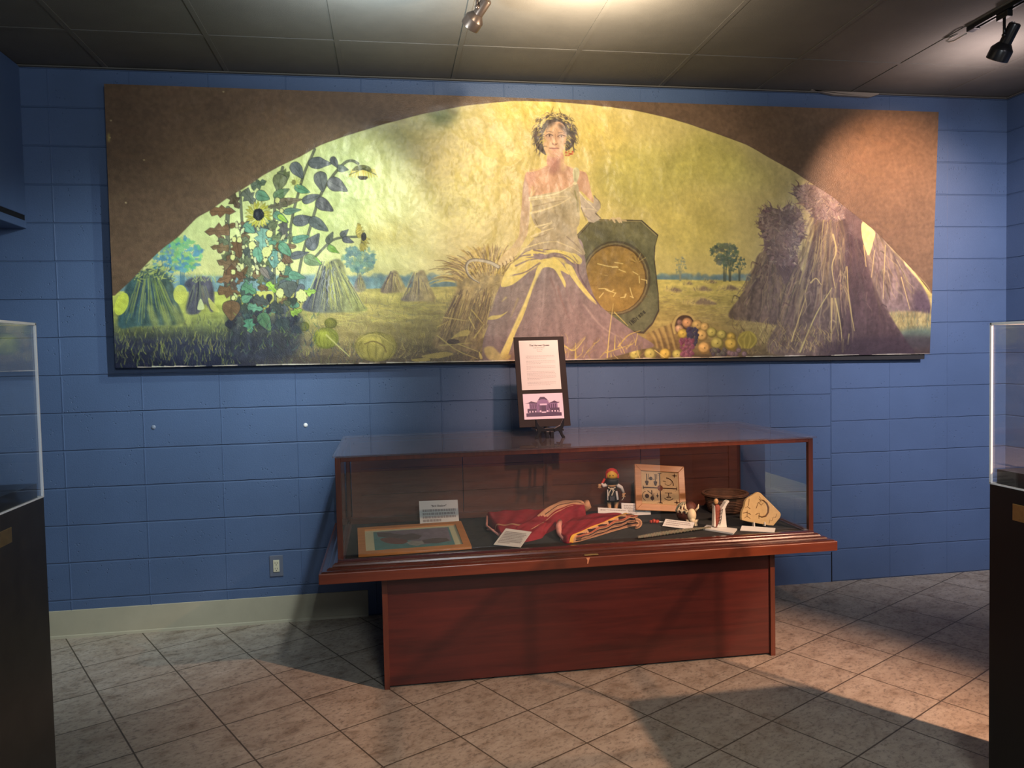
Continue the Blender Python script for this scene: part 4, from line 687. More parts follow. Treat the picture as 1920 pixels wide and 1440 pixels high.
# ============================ THE ROOM ============================
XL, XR, YF, ZC = -2.6, 5.705, -7.6, 3.055
def blocks(name, axis, col=(.072, .117, .222), seam=False):
    """painted concrete block laid in stack bond: 16 x 8 inch faces"""
    m, nt, out = newmat(name); b = N(nt, 'ShaderNodeBsdfPrincipled'); nt.links.new(b.outputs[0], out.inputs[0]); b.inputs['Roughness'].default_value = .42; b.inputs['Specular IOR Level'].default_value = .45
    g = N(nt, 'ShaderNodeNewGeometry'); sp = N(nt, 'ShaderNodeSeparateXYZ'); nt.links.new(g.outputs['Position'], sp.inputs[0])
    U = sp.outputs[axis]; V = sp.outputs['Z']
    wn = N(nt, 'ShaderNodeTexNoise'); wn.inputs['Scale'].default_value = 9; nt.links.new(g.outputs['Position'], wn.inputs[0])
    wob = mth(nt, 'MULTIPLY', mth(nt, 'SUBTRACT', wn.outputs[0], .5), .006)
    if seam:      # courses left of the control joint sag a little towards it
        k = N(nt, 'ShaderNodeMapRange'); k.inputs['From Min'].default_value = 2.2; k.inputs['From Max'].default_value = 4.4; k.inputs['To Max'].default_value = .03; nt.links.new(U, k.inputs[0])
        lowz = mth(nt, 'LESS_THAN', V, 1.44); leftu = mth(nt, 'LESS_THAN', U, 4.4704)
        V2 = mth(nt, 'ADD', V, mth(nt, 'MULTIPLY', k.outputs[0], mth(nt, 'MULTIPLY', lowz, leftu)))
    else: V2 = V
    dv = mth(nt, 'PINGPONG', mth(nt, 'ADD', V2, wob), .1016)
    def ss(x, a, c):
        k = N(nt, 'ShaderNodeMapRange'); k.interpolation_type = 'SMOOTHSTEP'; k.inputs['From Min'].default_value = a; k.inputs['From Max'].default_value = c; nt.links.new(x, k.inputs[0]); return k.outputs[0]
    h = ss(dv, .0012, .0058)
    if seam:
        sd = mth(nt, 'ABSOLUTE', mth(nt, 'SUBTRACT', U, 4.4704)); sj = mth(nt, 'MAXIMUM', ss(sd, .001, .005), ss(V, 1.40, 1.46)); h = mth(nt, 'MINIMUM', h, sj)
        crack = mth(nt, 'MULTIPLY', mth(nt, 'LESS_THAN', sd, .0035), mth(nt, 'LESS_THAN', V, .19))
    n1 = N(nt, 'ShaderNodeTexNoise'); n1.inputs['Scale'].default_value = 130; n1.inputs['Detail'].default_value = 5; n1.inputs['Roughness'].default_value = .7; nt.links.new(g.outputs['Position'], n1.inputs[0])
    pit = N(nt, 'ShaderNodeTexVoronoi'); pit.inputs['Scale'].default_value = 46; nt.links.new(g.outputs['Position'], pit.inputs[0])
    pn = N(nt, 'ShaderNodeTexNoise'); pn.inputs['Scale'].default_value = 7; nt.links.new(g.outputs['Position'], pn.inputs[0])
    pits = mth(nt, 'MULTIPLY', ss(pit.outputs['Distance'], .10, .2), 1.0)
    pits = mth(nt, 'MAXIMUM', pits, mth(nt, 'LESS_THAN', pn.outputs[0], .56))
    hh = mth(nt, 'ADD', mth(nt, 'MULTIPLY', h, .0050), mth(nt, 'ADD', mth(nt, 'MULTIPLY', n1.outputs[0], .0016), mth(nt, 'MULTIPLY', pits, .0022)))
    bp = N(nt, 'ShaderNodeBump'); bp.inputs['Distance'].default_value = 1.0; bp.inputs['Strength'].default_value = .9; nt.links.new(hh, bp.inputs['Height']); nt.links.new(bp.outputs[0], b.inputs['Normal'])
    n2 = N(nt, 'ShaderNodeTexNoise'); n2.inputs['Scale'].default_value = 2.2; n2.inputs['Detail'].default_value = 6; nt.links.new(g.outputs['Position'], n2.inputs[0])
    cr = N(nt, 'ShaderNodeValToRGB'); nt.links.new(n2.outputs[0], cr.inputs[0]); cr.color_ramp.elements[0].position = .3; cr.color_ramp.elements[1].position = .7
    cr.color_ramp.elements[0].color = rgba([q*.92 for q in col]); cr.color_ramp.elements[1].color = rgba([q*1.08 for q in col])
    c = cr.outputs[0]
    if seam:
        mx = N(nt, 'ShaderNodeMixRGB'); nt.links.new(crack, mx.inputs[0]); nt.links.new(c, mx.inputs[1]); mx.inputs[2].default_value = (.004, .004, .006, 1); c = mx.outputs[0]
    nt.links.new(c, b.inputs['Base Color']); return m
M_back = blocks('painted_block_back', 'X', seam=True); M_side = blocks('painted_block_side', 'Y')
def tile_floor():
    m, nt, out = newmat('floor_tile'); b = N(nt, 'ShaderNodeBsdfPrincipled'); nt.links.new(b.outputs[0], out.inputs[0]); b.inputs['Specular IOR Level'].default_value = .4
    g = N(nt, 'ShaderNodeNewGeometry'); sp = N(nt, 'ShaderNodeSeparateXYZ'); nt.links.new(g.outputs['Position'], sp.inputs[0])
    a = R(29.2); X, Y = sp.outputs['X'], sp.outputs['Y']; PA, PB = .3405, .3555
    u = mth(nt, 'ADD', mth(nt, 'ADD', mth(nt, 'MULTIPLY', X, math.cos(a)), mth(nt, 'MULTIPLY', Y, math.sin(a))), .0345)
    v = mth(nt, 'ADD', mth(nt, 'ADD', mth(nt, 'MULTIPLY', X, -math.sin(a)), mth(nt, 'MULTIPLY', Y, math.cos(a))), .503)
    d = mth(nt, 'MINIMUM', mth(nt, 'PINGPONG', u, PA/2), mth(nt, 'PINGPONG', v, PB/2))
    k = N(nt, 'ShaderNodeMapRange'); k.interpolation_type = 'SMOOTHSTEP'; k.inputs['From Min'].default_value = .0018; k.inputs['From Max'].default_value = .0042; nt.links.new(d, k.inputs[0]); J = k.outputs[0]
    iu = mth(nt, 'FLOOR', mth(nt, 'DIVIDE', u, PA)); iv = mth(nt, 'FLOOR', mth(nt, 'DIVIDE', v, PB))
    cb = N(nt, 'ShaderNodeCombineXYZ'); nt.links.new(iu, cb.inputs[0]); nt.links.new(iv, cb.inputs[1])
    wn = N(nt, 'ShaderNodeTexWhiteNoise'); wn.noise_dimensions = '2D'; nt.links.new(cb.outputs[0], wn.inputs[0])
    # cloudy veining that shifts from tile to tile and runs along one edge direction
    cv = N(nt, 'ShaderNodeCombineXYZ'); nt.links.new(mth(nt, 'ADD', u, mth(nt, 'MULTIPLY', wn.outputs[0], 17.)), cv.inputs[0]); nt.links.new(mth(nt, 'MULTIPLY', v, 1.5), cv.inputs[1]); nt.links.new(mth(nt, 'MULTIPLY', wn.outputs[0], 9.), cv.inputs[2])
    n = N(nt, 'ShaderNodeTexNoise'); n.inputs['Scale'].default_value = 8.; n.inputs['Detail'].default_value = 8; n.inputs['Roughness'].default_value = .68; n.inputs['Distortion'].default_value = .5; nt.links.new(cv.outputs[0], n.inputs[0])
    cr = N(nt, 'ShaderNodeValToRGB'); nt.links.new(n.outputs[0], cr.inputs[0]); e = cr.color_ramp.elements
    e[0].position = .28; e[0].color = (.20, .150, .105, 1); e[1].position = .72; e[1].color = (.46, .405, .33, 1); q = e.new(.46); q.color = (.355, .30, .235, 1)
    n3 = N(nt, 'ShaderNodeTexNoise'); n3.inputs['Scale'].default_value = 42; n3.inputs['Detail'].default_value = 5; n3.inputs['Roughness'].default_value = .75; nt.links.new(cv.outputs[0], n3.inputs[0])
    sp3 = N(nt, 'ShaderNodeMapRange'); sp3.inputs['From Min'].default_value = .36; sp3.inputs['From Max'].default_value = .50; nt.links.new(n3.outputs[0], sp3.inputs[0])
    mx0 = N(nt, 'ShaderNodeMixRGB'); mx0.blend_type = 'MULTIPLY'; mx0.inputs[0].default_value = .45; nt.links.new(cr.outputs[0], mx0.inputs[1]); nt.links.new(sp3.outputs[0], mx0.inputs[2])
    mx1 = N(nt, 'ShaderNodeMixRGB'); mx1.inputs[1].default_value = (.085, .066, .046, 1); nt.links.new(J, mx1.inputs[0]); nt.links.new(mx0.outputs[0], mx1.inputs[2])
    nt.links.new(mx1.outputs[0], b.inputs['Base Color'])
    b.inputs['Roughness'].default_value = .5
    bp = N(nt, 'ShaderNodeBump'); bp.inputs['Distance'].default_value = 1; bp.inputs['Strength'].default_value = .6
    nt.links.new(mth(nt, 'ADD', mth(nt, 'MULTIPLY', J, .0025), mth(nt, 'MULTIPLY', n.outputs[0], .0014)), bp.inputs['Height']); nt.links.new(bp.outputs[0], b.inputs['Normal'])
    return m
M_floor = tile_floor()
M_ceil = pbr('ceiling_panel', (.112, .108, .098), .75, .3, noise=.10, nscale=3, bump=.0012, bscale=220)
M_trim = pbr('cream_rubber_base', (.40, .37, .27), .5, noise=.06, nscale=5)
M_black = pbr('black_paint', (.012, .012, .013), .35); M_void = pbr('dark_slot', (.003, .003, .004), .8)
def struct(mb, name, mat, **k): return tag(mb.build(name, mat, **k), kind='structure')
T = .12
struct(MB().span((XL-T, YF-T, -T), (XR+T, T, 0)), 'floor', M_floor)
mb = MB(); mb.span((XL-T, 0, 0), (XR+T, T, ZC+.1))
for k in range(-6, 14):                       # paint-filled upright joints stand a little proud of the blocks
    x = .4064*k
    if k == 11: continue
    n = 15
    for j in range(n):
        z0, z1 = .2032*j+.005, .2032*(j+1)-.005; wv_ = .0012*math.sin(j*2.3+k*1.7)
        mb.prism([(x+wv_-.0050, .001), (x+wv_-.0024, -.0024), (x+wv_+.0022, -.0024), (x+wv_+.0046, .001)], 'z', z0, z1)
struct(mb, 'wall_back', M_back)
struct(MB().span((XR, YF, 0), (XR+T, 0, ZC+.1)), 'wall_right', M_side)
struct(MB().span((XL-T, YF, 0), (XL, 0, ZC+.1)), 'wall_left', M_side)
struct(MB().span((XL-T, YF-T, 0), (XR+T, YF, ZC+.1)), 'wall_front', M_back)
# suspended ceiling: lay-in panels a few millimetres above their T-bars, wall angle round the edge
mb = MB(); mb.span((XL, YF, ZC+.0035), (XR, 0, ZC+.1))
px = .2935; xs = [px+.6165*k for k in range(-5, 9)]
for x in xs: mb.span((x-.012, YF, ZC), (x+.012, 0, ZC+.0045))
ys = [-.487-1.222*k for k in range(6)]
for y in ys: mb.span((XL, y-.012, ZC+.0005), (XR, y+.012, ZC+.0045))
mb.span((XL, -.02, ZC-.006), (XR, 0, ZC)); mb.span((XR-.02, YF, ZC-.006), (XR, -.02, ZC))
struct(mb, 'ceiling', M_ceil)
# one lifted border panel over the mural's right half leaves a pale gap at the wall angle
g = MB(); g.prism([(4.33, ZC+.004), (4.48, ZC-.024), (4.72, ZC-.030), (4.78, ZC-.012), (4.78, ZC-.004), (4.33, ZC-.001)], 'y', -.035, -.012)
struct(g, 'trim_2', pbr('bent_wall_angle', (.22, .19, .16), .5))
# soffit box at the upper left, with a dark slot along its lower edge
sof = struct(MB().span((XL, YF, 2.205), (-.135, 0, ZC)), 'trim_1', pbr('painted_soffit', (.072, .117, .222), .5, bump=.0006, bscale=90), bevel=.004)
MB().span((-.137, -5.5, 2.245), (-.1335, -.022, 2.272)).build('slot', M_void, sof)
MB().span((-.1375, -5.5, 2.272), (-.1325, -.018, 2.276)).build('slot_rim', pbr('slot_rim_paint', (.05, .08, .17), .4), sof)
bb = MB(); bb.prism([(0, 0), (-.014, 0), (-.012, .012), (-.006, .016), (-.005, .148), (0, .15)], 'x', XL, 1.582)
struct(bb, 'baseboard_back', M_trim)
bb = MB(); bb.prism([(XR, 0), (XR-.014, 0), (XR-.006, .016), (XR-.005, .148), (XR, .15)], 'y', YF, -1.2)
struct(bb, 'baseboard_right', M_trim)

# ============================ THE MURAL ============================
paint()
def mural_mesh():
    yy, xx = np.mgrid[0:CH, 0:CW]
    ph = hmap(HI, np.c_[xx.ravel(), yy.ravel()]); Y0 = -.062
    d = FW[None]+RT[None]*((ph[:, :1]-960)/F)+UP[None]*((720-ph[:, 1:])/F); P = CAM[None]+d*((Y0-CAM[1])/d[:, 1:2])
    # slack, puckered canvas: vertical drapes and small creases in the painted field, flat on the spandrels
    py = ph[:, 1].reshape(CH, CW); pxx = ph[:, 0].reshape(CH, CW)
    fld = 1-np.clip((np.abs(IMG-np.array([108, 86, 66])/255).max(2) < .06), 0, 1); fld = blur(fld.astype(float), 6)
    up = np.clip((600-py)/250, .15, 1)
    wv = fbm(30, 70, 31, 3)*.008+fbm(17, 24, 33, 3)*.008+np.abs(fbm(52, 52, 37, 2))*-.020+N_fine*.0012
    hgt = (wv*fld*up*(.5+.9*np.exp(-((pxx-880)/420)**2))).ravel()
    P[:, 1] -= np.clip(hgt, -.012, .016)
    idx = np.arange(CW*CH).reshape(CH, CW); q = np.stack([idx[:-1, :-1], idx[1:, :-1], idx[1:, 1:], idx[:-1, 1:]], -1).reshape(-1, 4)
    me = bpy.data.meshes.new('canvas'); nq = len(q)
    me.vertices.add(len(P)); me.vertices.foreach_set('co', P.astype(np.float32).ravel())
    me.loops.add(nq*4); me.loops.foreach_set('vertex_index', q.ravel().astype(np.int32))
    me.polygons.add(nq); me.polygons.foreach_set('loop_start', np.arange(0, nq*4, 4, dtype=np.int32)); me.polygons.foreach_set('use_smooth', np.ones(nq, bool))
    me.update(calc_edges=True)
    c = IMG.reshape(-1, 3); L = np.where(c <= .04045, c/12.92, ((c+.055)/1.055)**2.4)
    at = me.color_attributes.new('paint', 'FLOAT_COLOR', 'POINT'); at.data.foreach_set('color', np.c_[L, np.ones(len(L))].astype(np.float32).ravel())
    return me
m, nt, out = newmat('oil_paint'); b = N(nt, 'ShaderNodeBsdfPrincipled'); nt.links.new(b.outputs[0], out.inputs[0])
a = N(nt, 'ShaderNodeAttribute'); a.attribute_name = 'paint'; nt.links.new(a.outputs['Color'], b.inputs['Base Color']); b.inputs['Roughness'].default_value = .38; b.inputs['Specular IOR Level'].default_value = .42
tc = N(nt, 'ShaderNodeTexCoord'); nn = N(nt, 'ShaderNodeTexNoise'); nn.inputs['Scale'].default_value = 160; nn.inputs['Detail'].default_value = 4; nt.links.new(tc.outputs['Object'], nn.inputs[0])
bp = N(nt, 'ShaderNodeBump'); bp.inputs['Distance'].default_value = .0012; nt.links.new(nn.outputs[0], bp.inputs['Height']); nt.links.new(bp.outputs[0], b.inputs['Normal'])
me = mural_mesh(); me.materials.append(m)
mural = tag(empty('mural', (2.7, -.06, 2.19)), 'huge wide harvest mural with seated woman, sunflowers and corn shocks under a painted arch', 'painting')
cv = bpy.data.objects.new('canvas', me); COL.objects.link(cv); cv.parent = mural; cv.matrix_parent_inverse = Matrix.Translation((-2.7, .06, -2.19))
c = [atY(x, y, -.058) for x, y in MQ]; c2 = [Vector((p.x, -.012, p.z)) for p in c]
# the backing board: a hair smaller than the canvas on its edges, its dark drop below stands in for the mural's shadow
bk = MB(); dz = -.045
P3 = [(c[0].x+.004, c[0].z-.004), (c[1].x-.004, c[1].z-.004), (c[2].x-.03, c[2].z+dz+.012), (c[3].x+.004, c[3].z+.005)]
bk.prism(P3, 'y', -.046, -.003)
o = bk.build('backing_board', pbr('board_shadow_dark', (.02, .018, .018), .7), mural, label='dark backing board whose strip under the canvas stands for its shadow'); o.matrix_parent_inverse = Matrix.Translation((-2.7, .06, -2.19))

# ============================ THE DISPLAY CASE ============================
M_red = wood('mahogany_panel', lin((86, 31, 23)), lin((54, 17, 13)), .34, 'X', .8)
M_edge = wood('mahogany_edge', lin((118, 57, 31)), lin((88, 37, 20)), .36, 'X', 1)
M_post = wood('mahogany_post', lin((100, 48, 29)), lin((66, 29, 18)), .36, 'Z', 1)
M_dark = wood('dark_moulding', lin((84, 38, 26)), lin((46, 19, 14)), .22, 'X', 1, .6)
M_inner = wood('inner_back_wood', lin((112, 66, 48)), lin((70, 38, 28)), .4, 'X', .7, .1)
M_felt = pbr('grey_green_felt', (.036, .038, .040), .95, .1, noise=.12, nscale=9, bump=.0004, bscale=400)
M_brass = pbr('brass', (.50, .36, .14), .35, .5, .9, noise=.15, nscale=30)
M_glass = glass('case_glass', f0=.055); M_top = glass('dusty_top_glass', (.90, .90, .92), f0=.05, dust=.10, dustcol=(.30, .26, .27), streak=(1.5, 9, 9))
CX0, CX1, CY0, CY1, CZ0, CZ1 = 1.492, 3.752, -1.022, -.205, .600, 1.052
case = tag(empty('display_case', (2.615, -.6, 0)), 'long reddish wooden display case with glass sides and a glass top', 'display case')
OFF = Matrix.Translation((-2.615, .6, 0))
def cpart(mb, name, mat, **k):
    o = mb.build(name, mat, case, **k); o.matrix_parent_inverse = OFF; return o
cpart(MB().span((1.70, -1.012, .012), (3.53, -.99, .53)), 'base_panel', M_red, label='broad reddish brown front panel of the base')
for x0, x1 in ((1.679, 1.703), (3.526, 3.550)): cpart(MB().span((x0, -1.022, 0), (x1, -.16, .53)), 'end_panel', M_post, bevel=.0015)
cpart(MB().span((1.703, -.185, .0), (3.526, -.165, .53)), 'rear_panel', M_red)
mb = MB(); mb.span((1.417, -1.128, .524), (3.813, -.10, .570)); cpart(mb, 'ledge', M_edge, bevel=.003, label='projecting orange brown ledge round the case')
# stepped moulding between ledge and glass, mitred at the corners
def ring(x0, x1, y0, y1, prof):
    m = MB(); vs = []
    for ins, z in prof: vs += [(x0+ins, y0+ins, z), (x1-ins, y0+ins, z), (x1-ins, y1-ins, z), (x0+ins, y1-ins, z)]
    fs = []
    for i in range(len(prof)-1):
        for k in range(4): k2 = (k+1) % 4; fs.append((i*4+k, i*4+k2, (i+1)*4+k2, (i+1)*4+k))
    return m.add(vs, fs)
mb = ring(1.427, 3.803, -1.118, -.13, [(0, .5702), (.004, .575), (.022, .576), (.026, .582), (.032, .585), (.044, .585), (.047, .592), (.056, .598), (.066, .599), (.067, .606), (.080, .606), (.085, .6005), (.095, .600)])
cpart(mb, 'moulding', M_dark, label='dark glossy stepped moulding at the foot of the glass')
cpart(MB().span((1.50, -1.03, .571), (3.744, -.21, .5970)), 'felt_floor', M_felt, label='grey green felt lining the case floor')
mb = MB()
for x in (CX0, CX1-.024):
    for y in (CY0, CY1-.03): cpart(MB().span((x, y, CZ0-.012), (x+.024, y+(.024 if y == CY0 else .03), CZ1)), 'corner_post', M_post, bevel=.002)
cpart(MB().span((CX0+.024, CY0, CZ1-.020), (CX1-.024, CY0+.022, CZ1)), 'top_rail', M_post, bevel=.0015); cpart(MB().span((CX0+.024, CY1-.022, CZ1-.020), (CX1-.024, CY1, CZ1)), 'top_rail', M_post)
for x in (CX0, CX1-.02): cpart(MB().span((x, CY0+.022, CZ1-.018), (x+.02, CY1-.022, CZ1)), 'top_rail', M_post)
# wooden back of boards: two sliding doors of three horizontal boards, stiles between
mb = MB()
zb = [.625, .745, .885, 1.03]
for a, b_, y in ((CX0+.03, 2.62, -.262), (2.56, CX1-.03, -.246)):
    mid = (a+b_)/2+(.05 if a < 2 else 0)
    for x0, x1 in ((a, mid-.002), (mid+.002, b_)):
        for k in range(3): mb.span((x0, y, zb[k]+.001), (x1, y+.012, zb[k+1]-.001))
    for x in (a, b_-.05): mb.span((x, y-.006, .60), (x+.05, y+.014, 1.034))
mb.span((CX0+.02, -.30, .598), (CX1-.02, -.225, .626))
cpart(mb, 'back_panel', M_inner, label='dark brown boarded back inside the case')
cpart(MB().span((CX0+.02, CY0+.009, CZ0), (CX1-.02, CY0+.013, CZ1-.018)), 'front_glass', M_glass)
for x in (CX0+.008, CX1-.012): cpart(MB().span((x, CY0+.022, CZ0), (x+.004, CY1-.03, CZ1-.016)), 'side_glass', M_glass)
cpart(MB().span((CX0-.010, CY0-.012, CZ1), (CX1+.014, CY1+.03, CZ1+.008)), 'top_glass', M_top, label='dusty glass top')
cpart(MB().span((2.583, -1.119, .5745), (2.648, -1.101, .5785)), 'lock_plate', M_brass, bevel=.0008, label='small brass lock plate on the front moulding')
k = MB(); k.prism([(2.588, .568), (2.606, .568), (2.601, .556), (2.597, .540), (2.592, .541), (2.594, .556)], 'y', -1.1288, -1.1270)
cpart(k, 'chip', pbr('bare_wood_chip', lin((206, 140, 100)), .7), label='pale chip in the ledge below the lock')
# ============================ EXPLANATORY PANEL ON ITS EASEL ============================
ZT = CZ1+.008                                       # top of the glass
M_paper = pbr('paper', (.72, .66, .62), .7); M_card = pbr('white_card', (.74, .73, .70), .65); M_ink = pbr('ink', (.10, .085, .085), .8); M_faint = pbr('pale_print', (.38, .34, .33), .8)
M_easel = pbr('black_easel_wood', (.010, .009, .010), .28, .5)
def textmesh(txt, size, align='CENTER'):
    cu = bpy.data.curves.new('txt', 'FONT'); cu.body = txt; cu.size = size; cu.align_x = align; cu.resolution_u = 3; cu.offset = size*.03
    o = bpy.data.objects.new('txt', cu); COL.objects.link(o); dg = bpy.context.evaluated_depsgraph_get(); me = bpy.data.meshes.new_from_object(o.evaluated_get(dg))
    bpy.data.objects.remove(o); vs = [tuple(v.co) for v in me.vertices]; fs = [tuple(p.vertices) for p in me.polygons]; return vs, fs
def printing(rows, title=None, z=0, seed=1):
    """rows of (x0, x1, z) greyed print, too small to read in the photo, plus real titles [(text, size, z)]"""
    r = random.Random(seed); a = MB(); 
    for x0, x1, zz, h in rows:
        x = x0
        while x < x1-.001:
            l = min(r.uniform(.004, .013), x1-x); a.box((x+l/2, z, zz), (l*.86, .0002, h)); x += l+.0012
    b = MB(); r0 = 0
    for txt, size, zz in title or []:
        vs, fs = textmesh(txt, size); b.add([(v[0], z, zz+v[1]) for v in vs], fs)
    return a, b
sx, sy = 2.5295, -.552
board = tag(empty('information_board', (sx, sy, 1.108), (R(-14.2), 0, R(1.5))), 'tall dark mounted board titled The Harvest Queen with a printed page and a purple photograph', 'sign')
bw, bh = .272, .482
MB().span((-bw/2, 0, 0), (bw/2, .006, bh)).build('mount', pbr('dark_brown_mount', (.019, .012, .012), .6, .2), board, bevel=.0008)
pw, p0, p1 = .211, .196, .462
MB().span((-pw/2-.004, -.0012, p0), (pw/2-.004, 0, p1)).build('printed_page', M_paper, board, label='white printed page')
rows = []; r_ = random.Random(5)
for k0, n, last in ((.378, 3, .7), (.350, 3, .5), (.322, 3, .15), (.293, 7, .45), (.236, 3, .8)):
    for k in range(n): rows.append((-.078, (-.078+.155*last) if k == n-1 else r_.uniform(.072, .079), k0-k*.0072, .0017))
a, b_ = printing(rows, [('The Harvest Queen', .0135, .4305)], -.0015)
a.build('page_text', M_faint, board); printing([(-.034, .026, .4215, .0034), (-.018, .016, .4105, .0022), (-.014, .012, .4015, .0022)], z=-.0015)[0].build('page_heading', M_faint, board); b_.build('page_title', M_ink, board)
q0, q1, qx0, qx1 = .040, .175, -.108, .104
MB().span((qx0, -.0012, q0), (qx1, 0, q1)).build('photograph', pbr('photo_paper', lin((222, 200, 216)), .35), board, label='purple toned photograph of a domed pavilion')
ph = MB()
def px_(x): return qx0+.012+x*(qx1-qx0-.024)
def pz_(z): return q0+.014+z*(q1-q0-.03)
def rect(mb, a, b, c, d, y=-.0015): mb.add([(px_(a), y, pz_(c)), (px_(b), y, pz_(c)), (px_(b), y, pz_(d)), (px_(a), y, pz_(d))], [(0, 1, 2, 3)])
def poly(mb, P, y=-.0015): mb.add([(px_(x), y, pz_(z)) for x, z in P], [tuple(range(len(P)))])
pu1, pu2, pu3 = pbr('photo_dark', lin((70, 42, 78)), .4), pbr('photo_mid', lin((132, 98, 140)), .4), pbr('photo_light', lin((214, 188, 210)), .4)
poly(ph, [(0, 0), (1, 0), (1, .17), (.72, .22), (.5, .2), (.25, .22), (0, .17)]); rect(ph, .04, .30, .2, .40, -.0016); rect(ph, .68, .95, .2, .42, -.0016)
ph.mi = 1; rect(ph, .10, .32, .38, .68); rect(ph, .66, .90, .38, .68); poly(ph, [(.30, .22), (.30, .60), (.34, .76), (.42, .86), (.56, .86), (.64, .76), (.68, .60), (.68, .22)]); 
ph.mi = 0; poly(ph, [(-.02, .67), (.08, .70), (.16, .78), (.26, .72), (.34, .70), (.30, .65)], -.0017); poly(ph, [(.66, .66), (.74, .72), (.82, .78), (.90, .71), (.98, .70), (.93, .65)], -.0017); poly(ph, [(.31, .72), (.38, .88), (.42, .98), (.54, .98), (.60, .88), (.68, .72), (.62, .80), (.54, .86), (.44, .86), (.36, .80)], -.0017); rect(ph, .43, .57, .24, .55, -.0018)
for x in (.13, .19, .25, .71, .77, .83): rect(ph, x, x+.03, .42, .62, -.0018)
for x in (.36, .40, .59, .63): rect(ph, x, x+.022, .25, .60, -.0018)
ph.mi = 2; rect(ph, .40, .60, .56, .64, -.0019); rect(ph, .38, .43, .22, .30, -.0019); rect(ph, .58, .63, .22, .30, -.0019); rect(ph, .44, .56, .18, .24, -.0019)
for x in (.09, .17, .25, .72, .80, .88): rect(ph, x, x+.035, .21, .29, -.0019)
ph.build('photo_image', [pu1, pu2, pu3], board)
easel = tag(empty('tabletop_easel', (sx, sy-.02, ZT)), 'small black wooden easel standing on the glass case top', 'easel')
for s in (-1, 1):
    m1 = MB()
    P = [(.020, .048), (.055, .066), (.070, .098), (.074, .098), (.072, .060), (.062, .040), (.066, .020), (.078, .006), (.076, .0), (.062, .0), (.052, .022), (.044, .036), (.020, .034)]
    m1.prism([(s*x, z) for x, z in P], 'y', -.100, -.085); m1.build('front_leg', M_easel, easel, bevel=.002)
    l = MB(); l.box((s*.066, -.030, .040), (.012, .132, .010)); l.build('ledge_arm', M_easel, easel, bevel=.0015)
    u = MB(); u.tube([(s*.010, -.086, .008), (s*.012, -.03, .022), (s*.012, .052, .045), (s*.012, .088, .2), (s*.012, .118, .32)], .007, 6); u.build('upright', M_easel, easel)
MB().box((0, -.086, .041), (.06, .014, .020)).build('cross_bar', M_easel, easel, bevel=.001)
for s in (-1, 1): MB().box((s*.0115, -.088, .0175), (.018, .014, .035)).build('centre_foot', M_easel, easel, bevel=.002)
k = MB(); k.tube([(0, .112, .27), (0, .14, .12), (0, .17, .001)], [.006, .006, .007], 6); k.build('back_leg', M_easel, easel)

# ============================ WALL FITTINGS ============================
oc = atY(518.5, 1060.5, 0); out_ = tag(empty('wall_outlet', (oc.x, -.001, oc.z)), 'small ivory power outlet with a blue painted cover plate low on the block wall', 'outlet')
MB().span((-.037, -.006, -.060), (.037, 0, .060)).build('cover_plate', pbr('painted_plate', (.12, .14, .19), .4), out_, bevel=.003)
rc = MB().span((-.017, -.010, -.034), (.017, -.005, .034)).build('receptacle', pbr('ivory_plastic', (.62, .58, .42), .4), out_, bevel=.002, label='ivory receptacle')
k = MB()
for zc in (.018, -.014):
    for x in (-.006, .006): k.box((x, -.0105, zc), (.0022, .001, .008))
    k.ball((0, -.0104, zc-.011), (.0024, .0006, .0024), 8, 6)
k.build('slot', M_void, rc)
for i, (x, y, lab) in enumerate(((573, 797, 'white plastic screw anchor in the wall left of the glass case top'), (288, 801, 'grey screw anchor in the wall under the mural\'s left end'))):
    p = atY(x, y, 0); k = MB(); k.lathe([(.0, -.004), (.004, -.004), (.010, -.002), (.012, 0), (.012, .001)], 14, M=Matrix.Rotation(R(-90), 4, 'X') @ Matrix.Scale(1, 4))
    o = k.build('screw_anchor', pbr('anchor_plastic', (.75, .75, .75) if i == 0 else (.20, .24, .32), .4), smooth=True); o.location = (p.x, -.002, p.z); tag(o, lab, 'wall anchor', 'screw anchors in the block wall')

